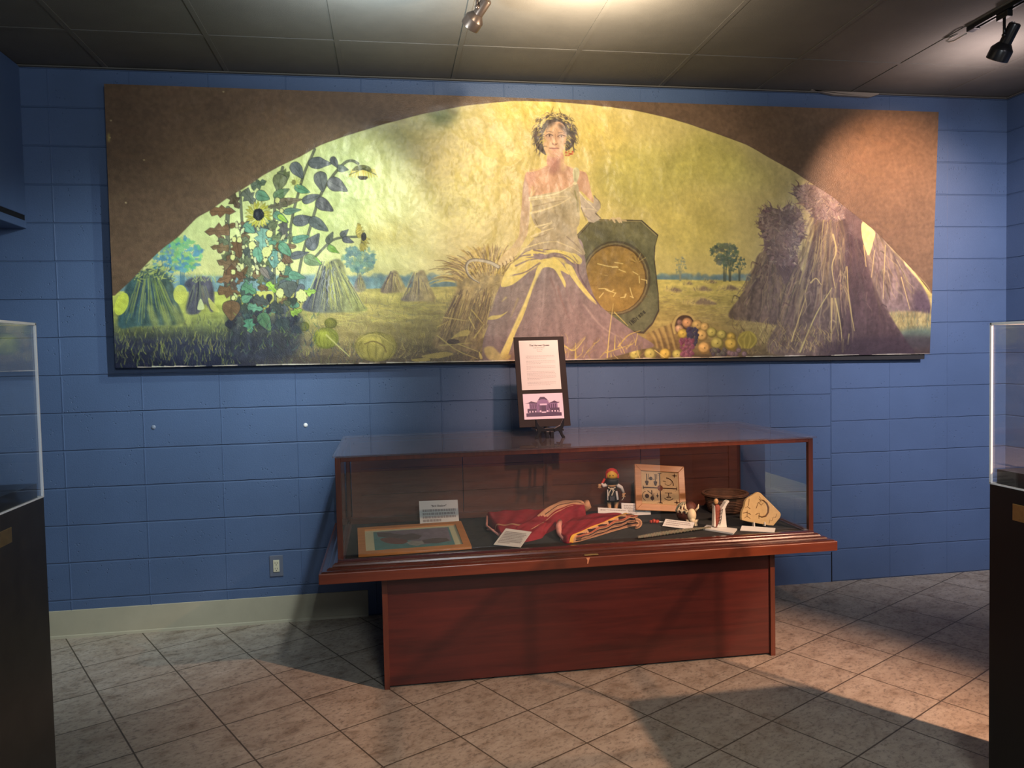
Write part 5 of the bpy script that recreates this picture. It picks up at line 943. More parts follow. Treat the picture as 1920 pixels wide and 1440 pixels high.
# ============================ CEILING TRACKS AND SPOTLIGHTS ============================
M_track = pbr('black_track', (.008, .008, .009), .4); M_bronze = pbr('bronze_lamp_metal', (.075, .055, .045), .34, .4, .7); M_lamp = pbr('black_lamp_metal', (.010, .009, .010), .28, .5)
def track(x, y1, label):
    t = tag(empty('track_rail', (x, y1, ZC)), label, 'light track', 'ceiling light tracks')
    m1 = MB(); m1.prism([(-.018, 0), (-.018, -.020), (-.008, -.020), (-.008, -.013), (.008, -.013), (.008, -.020), (.018, -.020), (.018, 0)], 'y', -5.2, 0); m1.build('rail', M_track, t)
    MB().span((-.019, 0, -.024), (.019, .05, -.001)).build('end_feed', M_track, t, bevel=.003); return t
def lamp(x, y, d, mat, label, L=.165, k=1.0, drop=.075):
    t = tag(empty('track_spotlight', (x, y, ZC-.020)), label, 'spotlight', 'track spotlights')
    ad = MB(); ad.span((-.014, -.035, -.030), (.014, .035, 0)); ad.span((-.018, -.02, -.012), (.018, .02, -.002)); ad.build('adapter', M_track, t, bevel=.002)
    d = Vector(d).normalized(); hub = Vector((0, 0, -drop)); side = d.cross(Vector((0, 0, 1))).normalized()
    st = MB(); st.tube([Vector((0, 0, -.028)), hub*.75, hub], .0065, 8); st.ball(hub, .011, 10, 8); st.build('stem', mat, t, smooth=True)
    Mx = d.to_track_quat('Z', 'Y').to_matrix().to_4x4(); c0 = hub+side*.030*k-d*.055*k
    p = MB(); p.lathe([(.0, -.002), (.020, -.002), (.0255, .002), (.027, .008), (.027, .086), (.031, .090), (.048, .112), (.050, .118), (.050, L-.002), (.047, L), (.045, L-.003), (.044, .122), (.02, .104)], 28, M=Matrix.Translation(c0) @ Mx @ Matrix.Scale(k, 4), cap=False)
    sh = p.build('lamp_shade', mat, t, smooth=True); es = sh.modifiers.new('edges', 'EDGE_SPLIT'); es.split_angle = R(35)
    g = MB(); g.lathe([(.0, .128), (.043, .128)], 24, M=Matrix.Translation(c0) @ Mx @ Matrix.Scale(k, 4), cap=False); g.build('lamp_face', pbr('frosted_lamp', (.30, .29, .26), .3), t)
    v = MB()
    for j in range(3): a = R(40+j*40); v.ball(c0+Mx.to_3x3() @ Vector((.017*math.cos(a), .017*math.sin(a), -.002))*k, .0032*k, 8, 6)
    v.build('vent_hole', pbr('bright_vent', (.8, .78, .75), .3, .5, 1), t)
    return t
track(2.146, -1.14, 'black ceiling track above the middle of the mural')
tr = track(4.625, -1.03, 'black ceiling track near the right wall')
lamp(2.146, -1.19, (-.52, .62, -.62), M_bronze, 'bronze bell shaped spotlight hanging over the middle of the mural', drop=.088, k=.82)
lamp(4.655-.03, -1.20, (-.10, .55, -.80), M_lamp, 'black bell shaped spotlight at the upper right', drop=.105)
k = MB(); pts = [atZ(x, y, z) for x, y, z in ((1812, 63, 3.03), (1800, 70, 3.026), (1790, 76, 3.028), (1780, 78.5, 3.034), (1774, 77, 3.042), (1782, 71, 3.050), (1796, 64, 3.053))]
o = k.tube([p-Vector((4.625, -1.03, ZC)) for p in pts], .0045, 8).build('feed_cord', pbr('pale_cord', (.42, .36, .32), .5), tr, smooth=True, label='pale cord looping from the track end')

# ============================ FLANKING PEDESTALS ============================
M_acr = glass('acrylic', (.985, .99, .99), f0=.06, dust=.012, dustcol=(.6, .62, .65)); M_acre = pbr('polished_acrylic_edge', (.88, .91, .95), .25, .5)
def pedestal(x0, x1, y0, y1, zd, zt, mat, label, face):
    t = tag(empty('display_pedestal', ((x0+x1)/2, (y0+y1)/2, 0)), label, 'pedestal', 'pedestals flanking the view'); O = ((x0+x1)/2, (y0+y1)/2, 0); X, Y = (x1-x0)/2, (y1-y0)/2
    MB().span((-X, -Y, 0), (X, Y, zd)).build('base', mat, t, bevel=.002)
    MB().span((-X+.014, -Y+.014, zd-.002), (X-.014, Y-.014, zd+.048)).build('deck', M_black, t, bevel=.001)
    th = .006; ac = MB()
    ac.span((-X, -Y, zd), (-X+th, Y, zt-th)); ac.span((X-th, -Y, zd), (X, Y, zt-th)); ac.span((-X+th, -Y, zd), (X-th, -Y+th, zt-th)); ac.span((-X+th, Y-th, zd), (X-th, Y, zt-th)); ac.span((-X, -Y, zt-th), (X, Y, zt))
    c = ac.build('acrylic_cover', M_acr, t, label='clear acrylic cover')
    e = MB(); w_ = .0035
    for sx_ in (-1, 1):
        for sy_ in (-1, 1): e.box((sx_*(X-w_+.001), sy_*(Y-w_+.001), (zd+zt)/2), (2*w_, 2*w_, zt-zd))
        e.box((sx_*(X-w_+.001), 0, zt-.003), (2*w_, 2*Y, .008)); e.box((0, sx_*(Y-w_+.001), zt-.003), (2*X, 2*w_, .008))
        e.box((sx_*(X-.002), 0, zd+.0015), (.006, 2*Y, .005)); e.box((0, sx_*(Y-.002), zd+.0015), (2*X, .006, .005))
    e.build('cover_edge', M_acre, c, label='bright polished edges of the cover')
    fx, ya, yb, za, zb_ = face
    p = MB(); p.span((fx-.0012, ya, za), (fx+.0012, yb, zb_)); p.build('name_plate', M_brass, t, bevel=.0008, label='brass name plate', M=Matrix.Translation(-Vector(O)))
    return t
DL, DR_ = 2.80, 2.215
lx, ly = CAM[0]-.4146*DL, CAM[1]+DL; rx, ry = CAM[0]+.8605*DR_, CAM[1]+DR_
pa, pb = atX(21, 988, lx), atX(21, 1017, lx)
pedestal(lx-.61, lx, ly-.61, ly, 1.046, 1.628, pbr('brown_black_laminate', (.030, .026, .021), .38, .4, noise=.25, nscale=14), 'dark brown pedestal with a clear acrylic cover at the left edge', (lx, pa.y-.12, pa.y, pb.z, pa.z))
pa, pb = atX(1899, 944, rx), atX(1899, 975, rx)
pedestal(rx, rx+.50, ry-.61, ry, 1.040, 1.558, pbr('black_laminate', (.008, .007, .007), .4, .35), 'black pedestal with a clear acrylic cover at the right edge', (rx, pa.y-.12, pa.y, pb.z, pa.z))
# ============================ INSIDE THE CASE ============================
ZF = .598                                            # felt surface
M_oak = wood('honey_oak', lin((196, 136, 74)), lin((160, 100, 48)), .4, 'X', 2, .2)
def slab_card(P, th, name, label, rows=0, title=None, flip=False, cat='label card', group=None):
    """a thin card through four corners: top-left, top-right, bottom-right, bottom-left"""
    P = [Vector(p) for p in P]; n = (P[1]-P[0]).cross(P[3]-P[0]).normalized()
    if n.dot(Vector(CAM)-P[0]) < 0: n = -n
    m1 = MB(); q = [p-n*th for p in P]; m1.add(P+q, [(0, 1, 2, 3), (7, 6, 5, 4)]+[(i, (i+1) % 4, 4+(i+1) % 4, 4+i) for i in range(4)])
    c = (P[2]+P[3])/2; m1.v = [tuple(Vector(v)-c) for v in m1.v]
    o = m1.build(name, M_card); o.location = c; tag(o, label, cat, group or ('label cards in the case' if cat == 'label card' else None))
    def at(u, v): return P[0]*(1-u)*(1-v)+P[1]*u*(1-v)+P[2]*u*v+P[3]*(1-u)*v+n*.0006-c
    if rows:
        t = MB(); rr = random.Random(len(label))
        for k in range(rows):
            v0 = (.16 if not title else .36)+k*(.74 if not title else .56)/max(rows, 1); x = .08; xe = rr.uniform(.8, .92) if k < rows-1 else .5; h = (.40 if rows > 3 else .3)/max(rows, 3)
            while x < xe: l = rr.uniform(.03, .08); t.add([at(x, v0), at(min(x+l, .93), v0), at(min(x+l, .93), v0+h), at(x, v0+h)], [(0, 1, 2, 3)]); x += l+.012
        t.build('printed_text', M_faint, o)
    if title:
        vs, fs = textmesh(title, .11); t = MB(); t.add([at(.5+v[0]*.62, .26-v[1]) for v in vs], fs); t.build('printed_title', M_ink, o)
    return o
# -- picture lying in the left end
fl, fr, bl_, br_ = atZ(669.5, 1041, .611), atZ(887, 1024, .611), atZ(672.5, 989.7, .655), atZ(862, 978, .655)
c = (fl+fr+bl_+br_)/4; c = Vector(c); ex = ((fr-fl)+(br_-bl_))/2; ey = ((bl_-fl)+(br_-fr))/2; W_, H_ = ex.length, ey.length
ex.normalize(); ez = ex.cross(ey).normalized(); ey = ez.cross(ex)
Mx = Matrix.Translation(c) @ Matrix((ex, ey, ez)).transposed().to_4x4()
pic = tag(empty('framed_print', c, Mx.to_euler()), 'oak framed print of brown shapes on teal, lying at the left end of the case', 'framed picture')
fw = .034
mb = MB()
for s in (-1, 1):
    mb.prism([(-W_/2, s*H_/2), (W_/2, s*H_/2), (W_/2-fw, s*(H_/2-fw)), (-W_/2+fw, s*(H_/2-fw))], 'z', -.012, .002); mb.prism([(s*W_/2, -H_/2), (s*W_/2, H_/2), (s*(W_/2-fw), H_/2-fw), (s*(W_/2-fw), -H_/2+fw)], 'z', -.012, .002)
mb.build('frame', M_oak, pic, label='honey oak frame')
MB().span((-W_/2+fw-.003, -H_/2+fw-.003, -.009), (W_/2-fw+.003, H_/2-fw+.003, -.006)).build('mat_board', pbr('cream_mat', lin((226, 222, 190)), .8), pic)
a = MB(); ix0, ix1, iy0, iy1 = -W_/2+fw+.04, W_/2-fw-.035, -H_/2+fw+.02, H_/2-fw-.02
def ap(x, y, h=-.0052): return (ix0+x*(ix1-ix0), iy0+y*(iy1-iy0), h)
def apoly(P, h): a.add([ap(x, y, h) for x, y in P], [tuple(range(len(P)))])
apoly([(0, 0), (1, 0), (1, 1), (0, 1)], -.0055)
a.mi = 1; apoly([(.05, .98), (.98, .98), (.97, .20), (.60, .12), (.42, .45), (.30, .62), (.05, .70)], -.0053)
a.mi = 2; apoly([(.04, .95), (.2, .9), (.38, .72), (.5, .78), (.62, .6), (.56, .42), (.4, .40), (.25, .55), (.06, .72)], -.0051)
a.mi = 3; P = [(.25+.17*math.cos(t)*(1+.08*math.sin(3*t)), .42+.17*math.sin(t)-.10*math.cos(t)) for t in [k*2*math.pi/24 for k in range(24)]]; apoly(P, -.0049)
a.mi = 4; apoly([(.40, .28), (.48, .36), (.56, .30), (.64, .34), (.62, .16), (.52, .06), (.44, .14)], -.0048)
a.mi = 2; apoly([(.6, .34), (.75, .42), (.92, .38), (.95, .22), (.78, .12), (.62, .18)], -.0047)
a.build('print', [pbr('teal_ink', lin((92, 150, 156)), .7, noise=.12, nscale=20), pbr('mauve_ink', lin((140, 128, 148)), .7, noise=.2, nscale=30), pbr('brown_grey_ink', lin((98, 88, 92)), .7, noise=.22, nscale=30), pbr('red_brown_ink', lin((124, 84, 80)), .7, noise=.2, nscale=40), pbr('grey_ink', lin((168, 166, 166)), .7, noise=.2, nscale=40)], pic)
MB().span((-W_/2+fw-.002, -H_/2+fw-.002, -.0042), (W_/2-fw+.002, H_/2-fw+.002, -.0030)).build('picture_glass', M_glass, pic)
inv = Mx.inverted()
for sx_ in (-.3, .3):
    p = Vector(c)+ex*W_*sx_+ey*(H_/2-.06); k = MB(); k.span((p.x-.02, p.y-.012, ZF), (p.x+.02, p.y+.012, p.z-.016)); k.build('prop_block', M_black, pic, M=inv)
slab_card([atY(785.6, 939.6, -.40), atY(858, 937, -.40), Vector((2.082, -.41, ZF)), Vector((1.876, -.41, ZF))], .002, 'label_card', 'large white card headed Bird Shadow standing behind the flat oak frame', 4, '"Bird Shadow"')
slab_card([atZ(948.5, 990.5, .648), atZ(996.5, 997, .648), atZ(975.5, 1026, .602), atZ(925.5, 1021, .602)], .0025, 'label_card', 'tilted white card covered in small print in front of the left red blanket', 8)

# -- two red blankets
M_rug = pbr('red_wool', lin((136, 42, 52)), .95, .1, noise=.16, nscale=26, bump=.0010, bscale=500); M_tan = pbr('tan_wool', lin((190, 146, 112)), .95, .1, noise=.14, nscale=40, bump=.001, bscale=500)
M_pink = pbr('pink_fringe', lin((214, 150, 140)), .95, .1, noise=.15, nscale=60, bump=.001, bscale=400); M_yel = pbr('yellow_wool', lin((214, 164, 70)), .95, .1); M_drk = pbr('dark_wool', lin((52, 36, 38)), .95, .1); M_org = pbr('orange_wool', lin((200, 84, 56)), .95, .1); M_brn = pbr('brown_wool', lin((150, 110, 88)), .95, .1, noise=.15, nscale=60)
def lerp(a, b, t): return a+(b-a)*t
def curve(P, t):
    P = [Vector(p) for p in P]; n = len(P)-1; f = min(t*n, n-1e-6); i = int(f); u = f-i
    p0, p1, p2, p3 = P[max(i-1, 0)], P[i], P[i+1], P[min(i+2, n)]
    return .5*(2*p1+(p2-p0)*u+(2*p0-5*p1+4*p2-p3)*u*u+(3*p1-p0-3*p2+p3)*u**3)
def edge_h(u, v, e=.08): d = min(u, 1-u, v, 1-v)/e; return 1 if d >= 1 else math.sqrt(max(1-(1-d)**2, 0))
def cloth(name, back, front, mats, parent, pick, nu=40, nv=24, z0=ZF, wav=.002, org=Vector()):
    m1 = MB(); vs = []
    for j in range(nv+1):
        for i in range(nu+1):
            u, v = i/nu, j/nv; p = lerp(curve(back, u), curve(front, u), v); h = edge_h(u, v)
            z = z0+(p.z-z0)*h+wav*math.sin(u*23+v*9)*h; vs.append(Vector((p.x, p.y, z))-org)
    m1.v = [tuple(q) for q in vs]
    for j in range(nv):
        for i in range(nu):
            m1.f.append((j*(nu+1)+i, j*(nu+1)+i+1, (j+1)*(nu+1)+i+1, (j+1)*(nu+1)+i)); m1.m.append(pick((i+.5)/nu, (j+.5)/nv))
    o = m1.build(name, mats, parent, smooth=True); return o
def pz(l): return [atZ(x, y, z) for x, y, z in l]
o0 = atZ(990, 985, ZF); rug = tag(empty('folded_blanket', o0), 'red woven blanket with a raised tan striped fold, left of the other blanket', 'blanket', 'red blankets in the case')
cloth('folded_cloth', pz([(911, 957, .656), (950, 953, .660), (1000, 951, .662), (1045, 950, .665)]), pz([(940, 1004, .622), (960, 1006, .622), (985, 1007, .622), (1016, 1000, .622)]), [M_rug, M_tan, M_pink], rug, lambda u, v: 2 if (u < .03 and v > .85) else (1 if abs(v-.62) < .02 and u < .9 else 0), org=o0, wav=.003)
cloth('striped_fold', pz([(962, 988, .640), (1000, 968, .660), (1030, 946, .688), (1055, 937, .702), (1082, 936, .704), (1098, 940, .696)]), pz([(994, 1012, .604), (1026, 990, .625), (1050, 972, .642), (1068, 960, .655), (1086, 955, .668), (1099, 954, .668)]), [M_rug, M_tan, M_drk], rug, lambda u, v: (2 if abs(v-.30) < .022 and u > .3 else 1) if (.10 < v < .5 and u > .22+.2*(v-.1)) else (1 if abs(v-.62) < .025 and u < .7 else 0), org=o0, nu=48)
k = MB(); p0, p1 = atZ(1098, 942, .690), atZ(1091, 957, .645); k.tube([p0-o0, lerp(p0, p1, .5)+Vector((.02, 0, .004))-o0, p1-o0], [.020, .024, .018], 14); k.build('rolled_end', M_tan, rug, smooth=True)
k = MB(); k.tube([atZ(913, 993, .603)-o0, atZ(928, 994, .604)-o0], .005, 6); k.tube([atZ(913, 968, .640)-o0, atZ(912.5, 986, .622)-o0, atZ(935, 1003, .6065)-o0], .0055, 6); k.build('hem', M_pink, rug, smooth=True)
o0 = atZ(1125, 1000, ZF); rug = tag(empty('folded_blanket', o0), 'red blanket with a yellow zigzag border and layered wavy folds, right of the other blanket', 'blanket', 'red blankets in the case')
cloth('top_cloth', pz([(1052, 986, .634), (1067, 974, .640), (1100, 963, .648), (1140, 960, .653), (1172, 963, .656)]), pz([(1050, 1000, .630), (1066, 1005, .633), (1100, 991, .645), (1135, 977, .653), (1170, 963, .660)]), [M_rug, M_pink], rug, lambda u, v: 1 if u < .05 else 0, org=o0)
FB = pz([(1066, 1005, .633), (1100, 990, .646), (1135, 976, .654), (1165, 963, .661), (1175, 961, .661)]); FF = pz([(1089, 1004, .626), (1118, 991, .638), (1150, 978, .647), (1180, 967, .655), (1194, 965, .655)])
cloth('zigzag_border', FB, FF, [M_yel, M_drk, M_tan], rug, lambda u, v: 0 if v < .35 else (1 if abs(((u*7) % 1)-.5)*2 < (v-.30)*1.25 else 2), nu=84, nv=16, org=o0, wav=.001)
M_rst = pbr('rust_wool', lin((164, 92, 70)), .95, .1, noise=.15, nscale=60)
lay_c = [M_rst, M_tan, M_drk, M_brn, M_tan, M_drk, M_brn, M_tan]
for j in range(8):
    m1 = MB(); inn = .003+.003*math.sin(j*1.7)
    for k in range(61):
        t = k/60; p = curve(FF, t); q = curve(FB, t); d = (p-q); d.z = 0; d.normalize(); top = p.z-.003; hgt_ = top-ZF-.0035
        wv = .0036*math.sin(t*27+j*.3)*min(1, (1-t)*5)*min(1, t*7+.15)*(1-(j/7)**2)
        f = .006-inn+.030*max(0, t-.82)*(1-abs(j-3.5)/4); z = max(top-hgt_*j/7+wv-.002, ZF+.0035)
        c_ = p+d*f-o0
        for dd, dz in ((-.03, .0029), (0, .0029), (.003, .0016), (.003, -.0016), (0, -.0029), (-.03, -.0029)): m1.v.append((c_.x+d.x*dd, c_.y+d.y*dd, z+dz-o0.z))
    for k in range(60):
        for s in range(6): s2 = (s+1) % 6; m1.f.append((k*6+s, k*6+s2, k*6+6+s2, k*6+6+s)); m1.m.append(0)
    m1.f += [tuple(range(6)), tuple(360+s for s in range(6))]; m1.m += [0, 0]
    m1.build('fold_layer', lay_c[j], rug, smooth=False)
for rr_, mt in ((.026, M_tan), (.019, M_brn), (.012, M_tan)):
    k = MB(); pc = atZ(1191, 981, .626)-o0; k.tube([pc+Vector((rr_*1.15*math.cos(a_), -.016+.3*rr_, rr_*.92*math.sin(a_))) for a_ in [R(-95+q_*19) for q_ in range(11)]], .0042, 8); k.build('curled_end', mt, rug, smooth=True)
k = MB(); k.tube([atZ(1050, 978, .638)-o0, atZ(1047, 988, .632)-o0, atZ(1049, 1000, .622)-o0, atZ(1058, 1010, .612)-o0], [.012, .015, .013, .010], 12); k.build('rolled_edge', M_pink, rug, smooth=True)

# -- carved doll
M_blk = pbr('doll_black', (.012, .012, .014), .6); M_wht = pbr('doll_white', (.72, .69, .62), .6); M_skin = pbr('doll_tan', lin((206, 160, 112)), .6); M_red2 = pbr('doll_red', lin((196, 52, 44)), .5); M_yl2 = pbr('doll_yellow', lin((222, 176, 50)), .5); M_cot = pbr('cotton_cord', (.76, .68, .50), .8)
s = .00288; b0 = Vector((atY(1147, 950, -.42).x, -.42, ZF)); doll = tag(empty('carved_doll', b0), 'carved wooden doll with yellow face, red cap, black beard and outstretched arms', 'doll')
ztop = atY(1147, 881, -.42).z; hz = ztop-ZF
def D(x, y, dy=0): p = atY(x, y, -.42+dy); return Vector((p.x-b0.x, dy, p.z-ZF))
MB().lathe([(.030, 0), (.034, .004), (.034, .012), (.030, .015)], 20).build('stand', M_drk, doll)
for x, c_ in ((1142, M_skin), (1156, M_skin)):
    a0 = D(x, 938); k = MB(); k.tube([Vector((a0.x*.75, 0, .012)), Vector((a0.x*.9, 0, a0.z*.5)), a0], [.011, .010, .013], 10); k.build('leg', c_, doll, smooth=True)
k = MB(); k.lathe([(.036, 0), (.040, .004), (.036, D(1148, 925).z-D(1148, 940).z), (.027, D(1148, 918).z-D(1148, 940).z), (.029, D(1148, 912).z-D(1148, 940).z), (.020, D(1148, 906).z-D(1148, 940).z)], 20, c=(D(1148, 940).x, 0, D(1148, 940).z), sy=.72); k.build('tunic', M_blk, doll, smooth=True)
MB().box(D(1139.5, 928, -.026), (.005, .004, .058)).build('white_trim', M_wht, doll); MB().box(D(1157, 929, -.024), (.010, .005, .048), rot=(0, R(-8), 0)).build('white_trim', M_wht, doll)
MB().box(D(1148, 935, -.031), (.026, .004, .022)).build('grey_patch', pbr('grey_cloth', (.10, .10, .11), .8), doll)
k = MB(); k.ball(D(1147, 909, -.006), (.026, .019, .016), 14, 10); k.build('chest', M_skin, doll, smooth=True)
k = MB()
for P in ([(1140, 914), (1147, 917), (1154, 914)], [(1147, 915), (1142, 924), (1141, 930)], [(1147, 915), (1150, 922), (1147, 929)], [(1147, 915), (1152, 920), (1149, 922)]): k.tube([D(x, y, -.030) for x, y in P], .0028, 6)
k.build('neck_tie', M_cot, doll)
for P, H in (([(1141, 907), (1131, 911), (1128, 906)], [(1124, 910), (1122, 913)]), ([(1154, 908), (1165, 914), (1169, 924)], [(1169, 927), (1170, 932)])):
    k = MB(); k.tube([D(x, y) for x, y in P], [.012, .010, .008], 10); k.build('arm', M_wht, doll, smooth=True)
    k = MB(); h0 = D(*H[0]); k.ball(h0, (.009, .007, .008), 10, 8)
    for a in (-35, -5, 25): k.tube([h0, h0+Vector((math.cos(R(a-90)), -.3, math.sin(R(a-90))))*.016], .0028, 6)
    k.tube([h0, h0+Vector((.010, -.006, .006))], .003, 6); k.build('hand', M_skin, doll, smooth=True)
k = MB(); k.lathe([(.022, -.024), (.036, -.018), (.038, 0), (.034, .010), (.024, .014)], 20, c=D(1147, 901), sy=.8); k.build('beard', M_blk, doll, smooth=True)
hd = MB(); hd.lathe([(.030, -.012), (.032, 0), (.030, .016), (.020, .030), (.006, .035)], 20, c=D(1147, 892), sy=.85); h_ = hd.build('head', M_yl2, doll, smooth=True)
k = MB(); k.lathe([(.034, .004), (.035, .014), (.026, .031), (.010, .038), (.001, .039)], 20, c=D(1147, 891, .006), sy=.85); k.box(D(1138, 892, .003), (.016, .02, .022)); k.box(D(1157, 892, .003), (.016, .02, .022)); k.build('cap', M_red2, doll, smooth=False)
k = MB(); k.ball(D(1143.6, 891.5, -.027), .0032, 8, 6); k.ball(D(1149.6, 891.5, -.027), .0032, 8, 6); k.build('eye', M_blk, h_)
k = MB(); k.tube([D(1134, 898, .004), D(1129, 906, 0), D(1127, 911, 0)], [.007, .006, .004], 8); k.build('red_scarf', M_red2, doll, smooth=True)
k = MB(); k.tube([D(1169, 928, -.006), D(1169, 934, -.006), D(1166, 938, -.006)], .002, 5); k.build('cord', M_cot, doll)
zA = -.475
slab_card([atY(1121, 951.5, zA), atY(1177, 954.5, zA), Vector((atY(1177, 960, zA).x, zA-.01, ZF)), Vector((atY(1121, 960, zA).x, zA-.01, ZF))], .002, 'label_card', 'narrow white card standing before the doll\'s feet behind the right blanket', 2)
zB = -.452
slab_card([atY(1165, 942.8, zB), atY(1219, 945, zB), Vector((atY(1219, 970, zB).x, zB-.012, ZF)), Vector((atY(1165, 970, zB).x, zB-.012, ZF))], .002, 'label_card', 'white printed card leaning on the left corner of the sand painting frame', 6)

# -- framed sand painting
q = [atY(1197.5, 876, -.385), atY(1290.5, 881, -.385), atY(1286, 970, -.475), atY(1192.5, 966, -.475)]
cb_ = (q[2]+q[3])/2; exx = (q[2]-q[3]+q[1]-q[0])/2; SW = exx.length; exx.normalize(); upv = ((q[0]+q[1])/2-cb_); SH = upv.length; upv.normalize(); nn_ = exx.cross(upv).normalized(); upv = nn_.cross(exx)
SH = (upv*1).dot(q[0]-q[3])
M3 = Matrix((exx, -nn_, upv)).transposed().to_4x4(); cb_.z = ZF+.0175; SH -= .012
sp_ = tag(empty('framed_sand_painting', cb_, M3.to_euler()), 'square oak framed sand painting with a dark cross, leaning on the case back', 'framed picture')
fw = .036; mb = MB()
for s_ in (0, 1):
    z0_, z1_ = (0, fw) if s_ == 0 else (SH, SH-fw); mb.prism([(-SW/2, z0_), (SW/2, z0_), (SW/2-fw, z1_), (-SW/2+fw, z1_)], 'y', -.008, .012); sg = -1 if s_ == 0 else 1
    mb.prism([(sg*SW/2, 0), (sg*SW/2, SH), (sg*(SW/2-fw), SH-fw), (sg*(SW/2-fw), fw)], 'y', -.008, .012)
mb.build('frame', M_oak, sp_, bevel=.002, label='honey oak frame')
MB().span((-SW/2+fw-.004, -.001, fw-.004), (SW/2-fw+.004, .004, SH-fw+.004)).build('sand_panel', pbr('sand', lin((196, 168, 124)), .95, .1, noise=.08, nscale=80, bump=.0006, bscale=600), sp_)
a = MB(); iw, ih = SW-2*fw, SH-2*fw
def sq(x, z): return (-iw/2+x*iw, fw+z*ih)
def bar(x0, z0_, x1, z1_, w_, y=-.0022):
    A, B = Vector(sq(x0, z0_)), Vector(sq(x1, z1_)); d = (B-A).normalized(); n_ = Vector((-d.y, d.x))*w_/2
    a.add([(p.x, y, p.y) for p in (A-n_, B-n_, B+n_, A+n_)], [(0, 1, 2, 3)])
def disc(x, z, r_, y=-.0023): c_ = sq(x, z); a.add([(c_[0]+r_*math.cos(t), y, c_[1]+r_*math.sin(t)) for t in [k*math.pi/8 for k in range(16)]], [tuple(range(16))])
bar(.05, .50, .95, .50, .006); bar(.5, .04, .5, .96, .006)
for x, z, dx, dz in ((.5, .95, 1, 0), (.5, .05, 1, 0), (.05, .5, 0, 1), (.95, .5, 0, 1)):
    bar(x-.05*dx, z-.05*dz, x+.05*dx, z+.05*dz, .004)
    for k in range(9): disc(x+random.Random(k*7+int(x*100)).uniform(-.10, .10), z+random.Random(k*5+int(z*90)).uniform(-.09, .09), .0014)
for x, z in ((.90, .90), (.93, .08)): bar(x-.07, z, x+.07, z, .003); bar(x, z-.07, x, z+.07, .003); disc(x, z, .006)
for x in (.15, .38): bar(x, .72, x, .92, .005); bar(x+.04, .76, x+.05, .92, .003); disc(x, .66, .010); disc(x, .60, .007); bar(x-.05, .68, x+.05, .68, .004)
bar(.18, .76, .36, .76, .003); disc(.26, .78, .010)
for k in range(8): t0, t1 = R(-10+k*12), R(2+k*12); bar(.66+.2*math.cos(t0), .62+.2*math.sin(t0), .66+.2*math.cos(t1), .62+.2*math.sin(t1), .005)
for k in range(7): t0, t1 = R(200+k*25), R(225+k*25); bar(.72+.09*math.cos(t0), .68+.09*math.sin(t0), .72+.09*math.cos(t1), .68+.09*math.sin(t1), .0025)
bar(.58, .72, .66, .70, .003)
disc(.14, .24, .012); bar(.16, .40, .28, .30, .004); bar(.27, .42, .28, .22, .006); bar(.33, .34, .31, .22, .003); disc(.28, .18, .011); bar(.28, .16, .28, .10, .004); disc(.42, .26, .006); bar(.42, .20, .42, .34, .004)
for k in range(8): t0, t1 = R(110+k*17), R(127+k*17); bar(.15+.13*math.cos(t0), .24+.15*math.sin(t0), .15+.13*math.cos(t1), .24+.15*math.sin(t1), .003)
for k in range(8): t0, t1 = R(215+k*14), R(229+k*14); bar(.72+.14*math.cos(t0), .28+.14*math.sin(t0), .72+.14*math.cos(t1), .28+.14*math.sin(t1), .004)
bar(.62, .36, .82, .36, .003); bar(.72, .36, .72, .24, .005); bar(.66, .22, .78, .22, .004); bar(.70, .26, .66, .22, .003); bar(.74, .26, .78, .22, .003)
a.mi = 1; disc(.5, .5, .016, -.0026)
a.build('sand_design', [pbr('dark_sand', lin((66, 44, 34)), .95, .1), pbr('red_sand', lin((112, 66, 50)), .95, .1)], sp_)

# -- little red beaded thing on the felt
p = atZ(1229, 981, ZF); t = tag(empty('beaded_charm', (p.x, p.y, ZF)), 'tiny red and tan beaded charm lying below the sand painting', 'charm')
k = MB()
for dx, dy, r_ in ((-.022, .006, .009), (-.008, .002, .012), (.004, -.006, .010), (.014, .004, .009)): k.ball((dx, dy, r_*.9), r_, 10, 8)
k.build('bead', [pbr('red_bead', lin((190, 70, 50)), .4)], t, smooth=True)
k = MB(); k.tube([(.02, 0, .006), (.036, -.004, .006), (.05, -.002, .004)], [.004, .003, .001], 6); k.build('white_tip', M_wht, t)

# -- carved buffalo
bb0 = atZ(1291, 990, ZF); BY = bb0.y+.075; bf = tag(empty('buffalo_figurine', (bb0.x, BY, ZF)), 'carved brown and white buffalo figurine with white net markings on its back', 'figurine')
def Bp(x, y, dy=0): q_ = atY(x, y, BY+dy); return Vector((q_.x-bb0.x, dy, q_.z-ZF))
M_buf = pbr('buffalo_brown', lin((92, 50, 40)), .55, noise=.2, nscale=20); M_crm = pbr('buffalo_cream', lin((226, 208, 172)), .6)
k = MB(); k.ball(Bp(1284, 961, .012), (.043, .050, .052), 20, 14); k.ball(Bp(1293, 957, -.005), (.038, .044, .050), 18, 12); k.build('body', M_buf, bf, smooth=True)
hd = MB(); hd.ball(Bp(1297, 966, -.046), (.022, .024, .034), 16, 12); hd.ball(Bp(1298, 976, -.058), (.014, .016, .016), 14, 10); hh = hd.build('head', M_crm, bf, smooth=True, label='cream head')
for x0, x1 in ((1287, 1283), (1303, 1308)): k = MB(); k.tube([Bp(x0+1, 957, -.05), Bp(x1+1, 952, -.055), Bp(x1+2, 945, -.052)], [.006, .005, .0015], 8); k.build('horn', M_crm, bf, smooth=True)
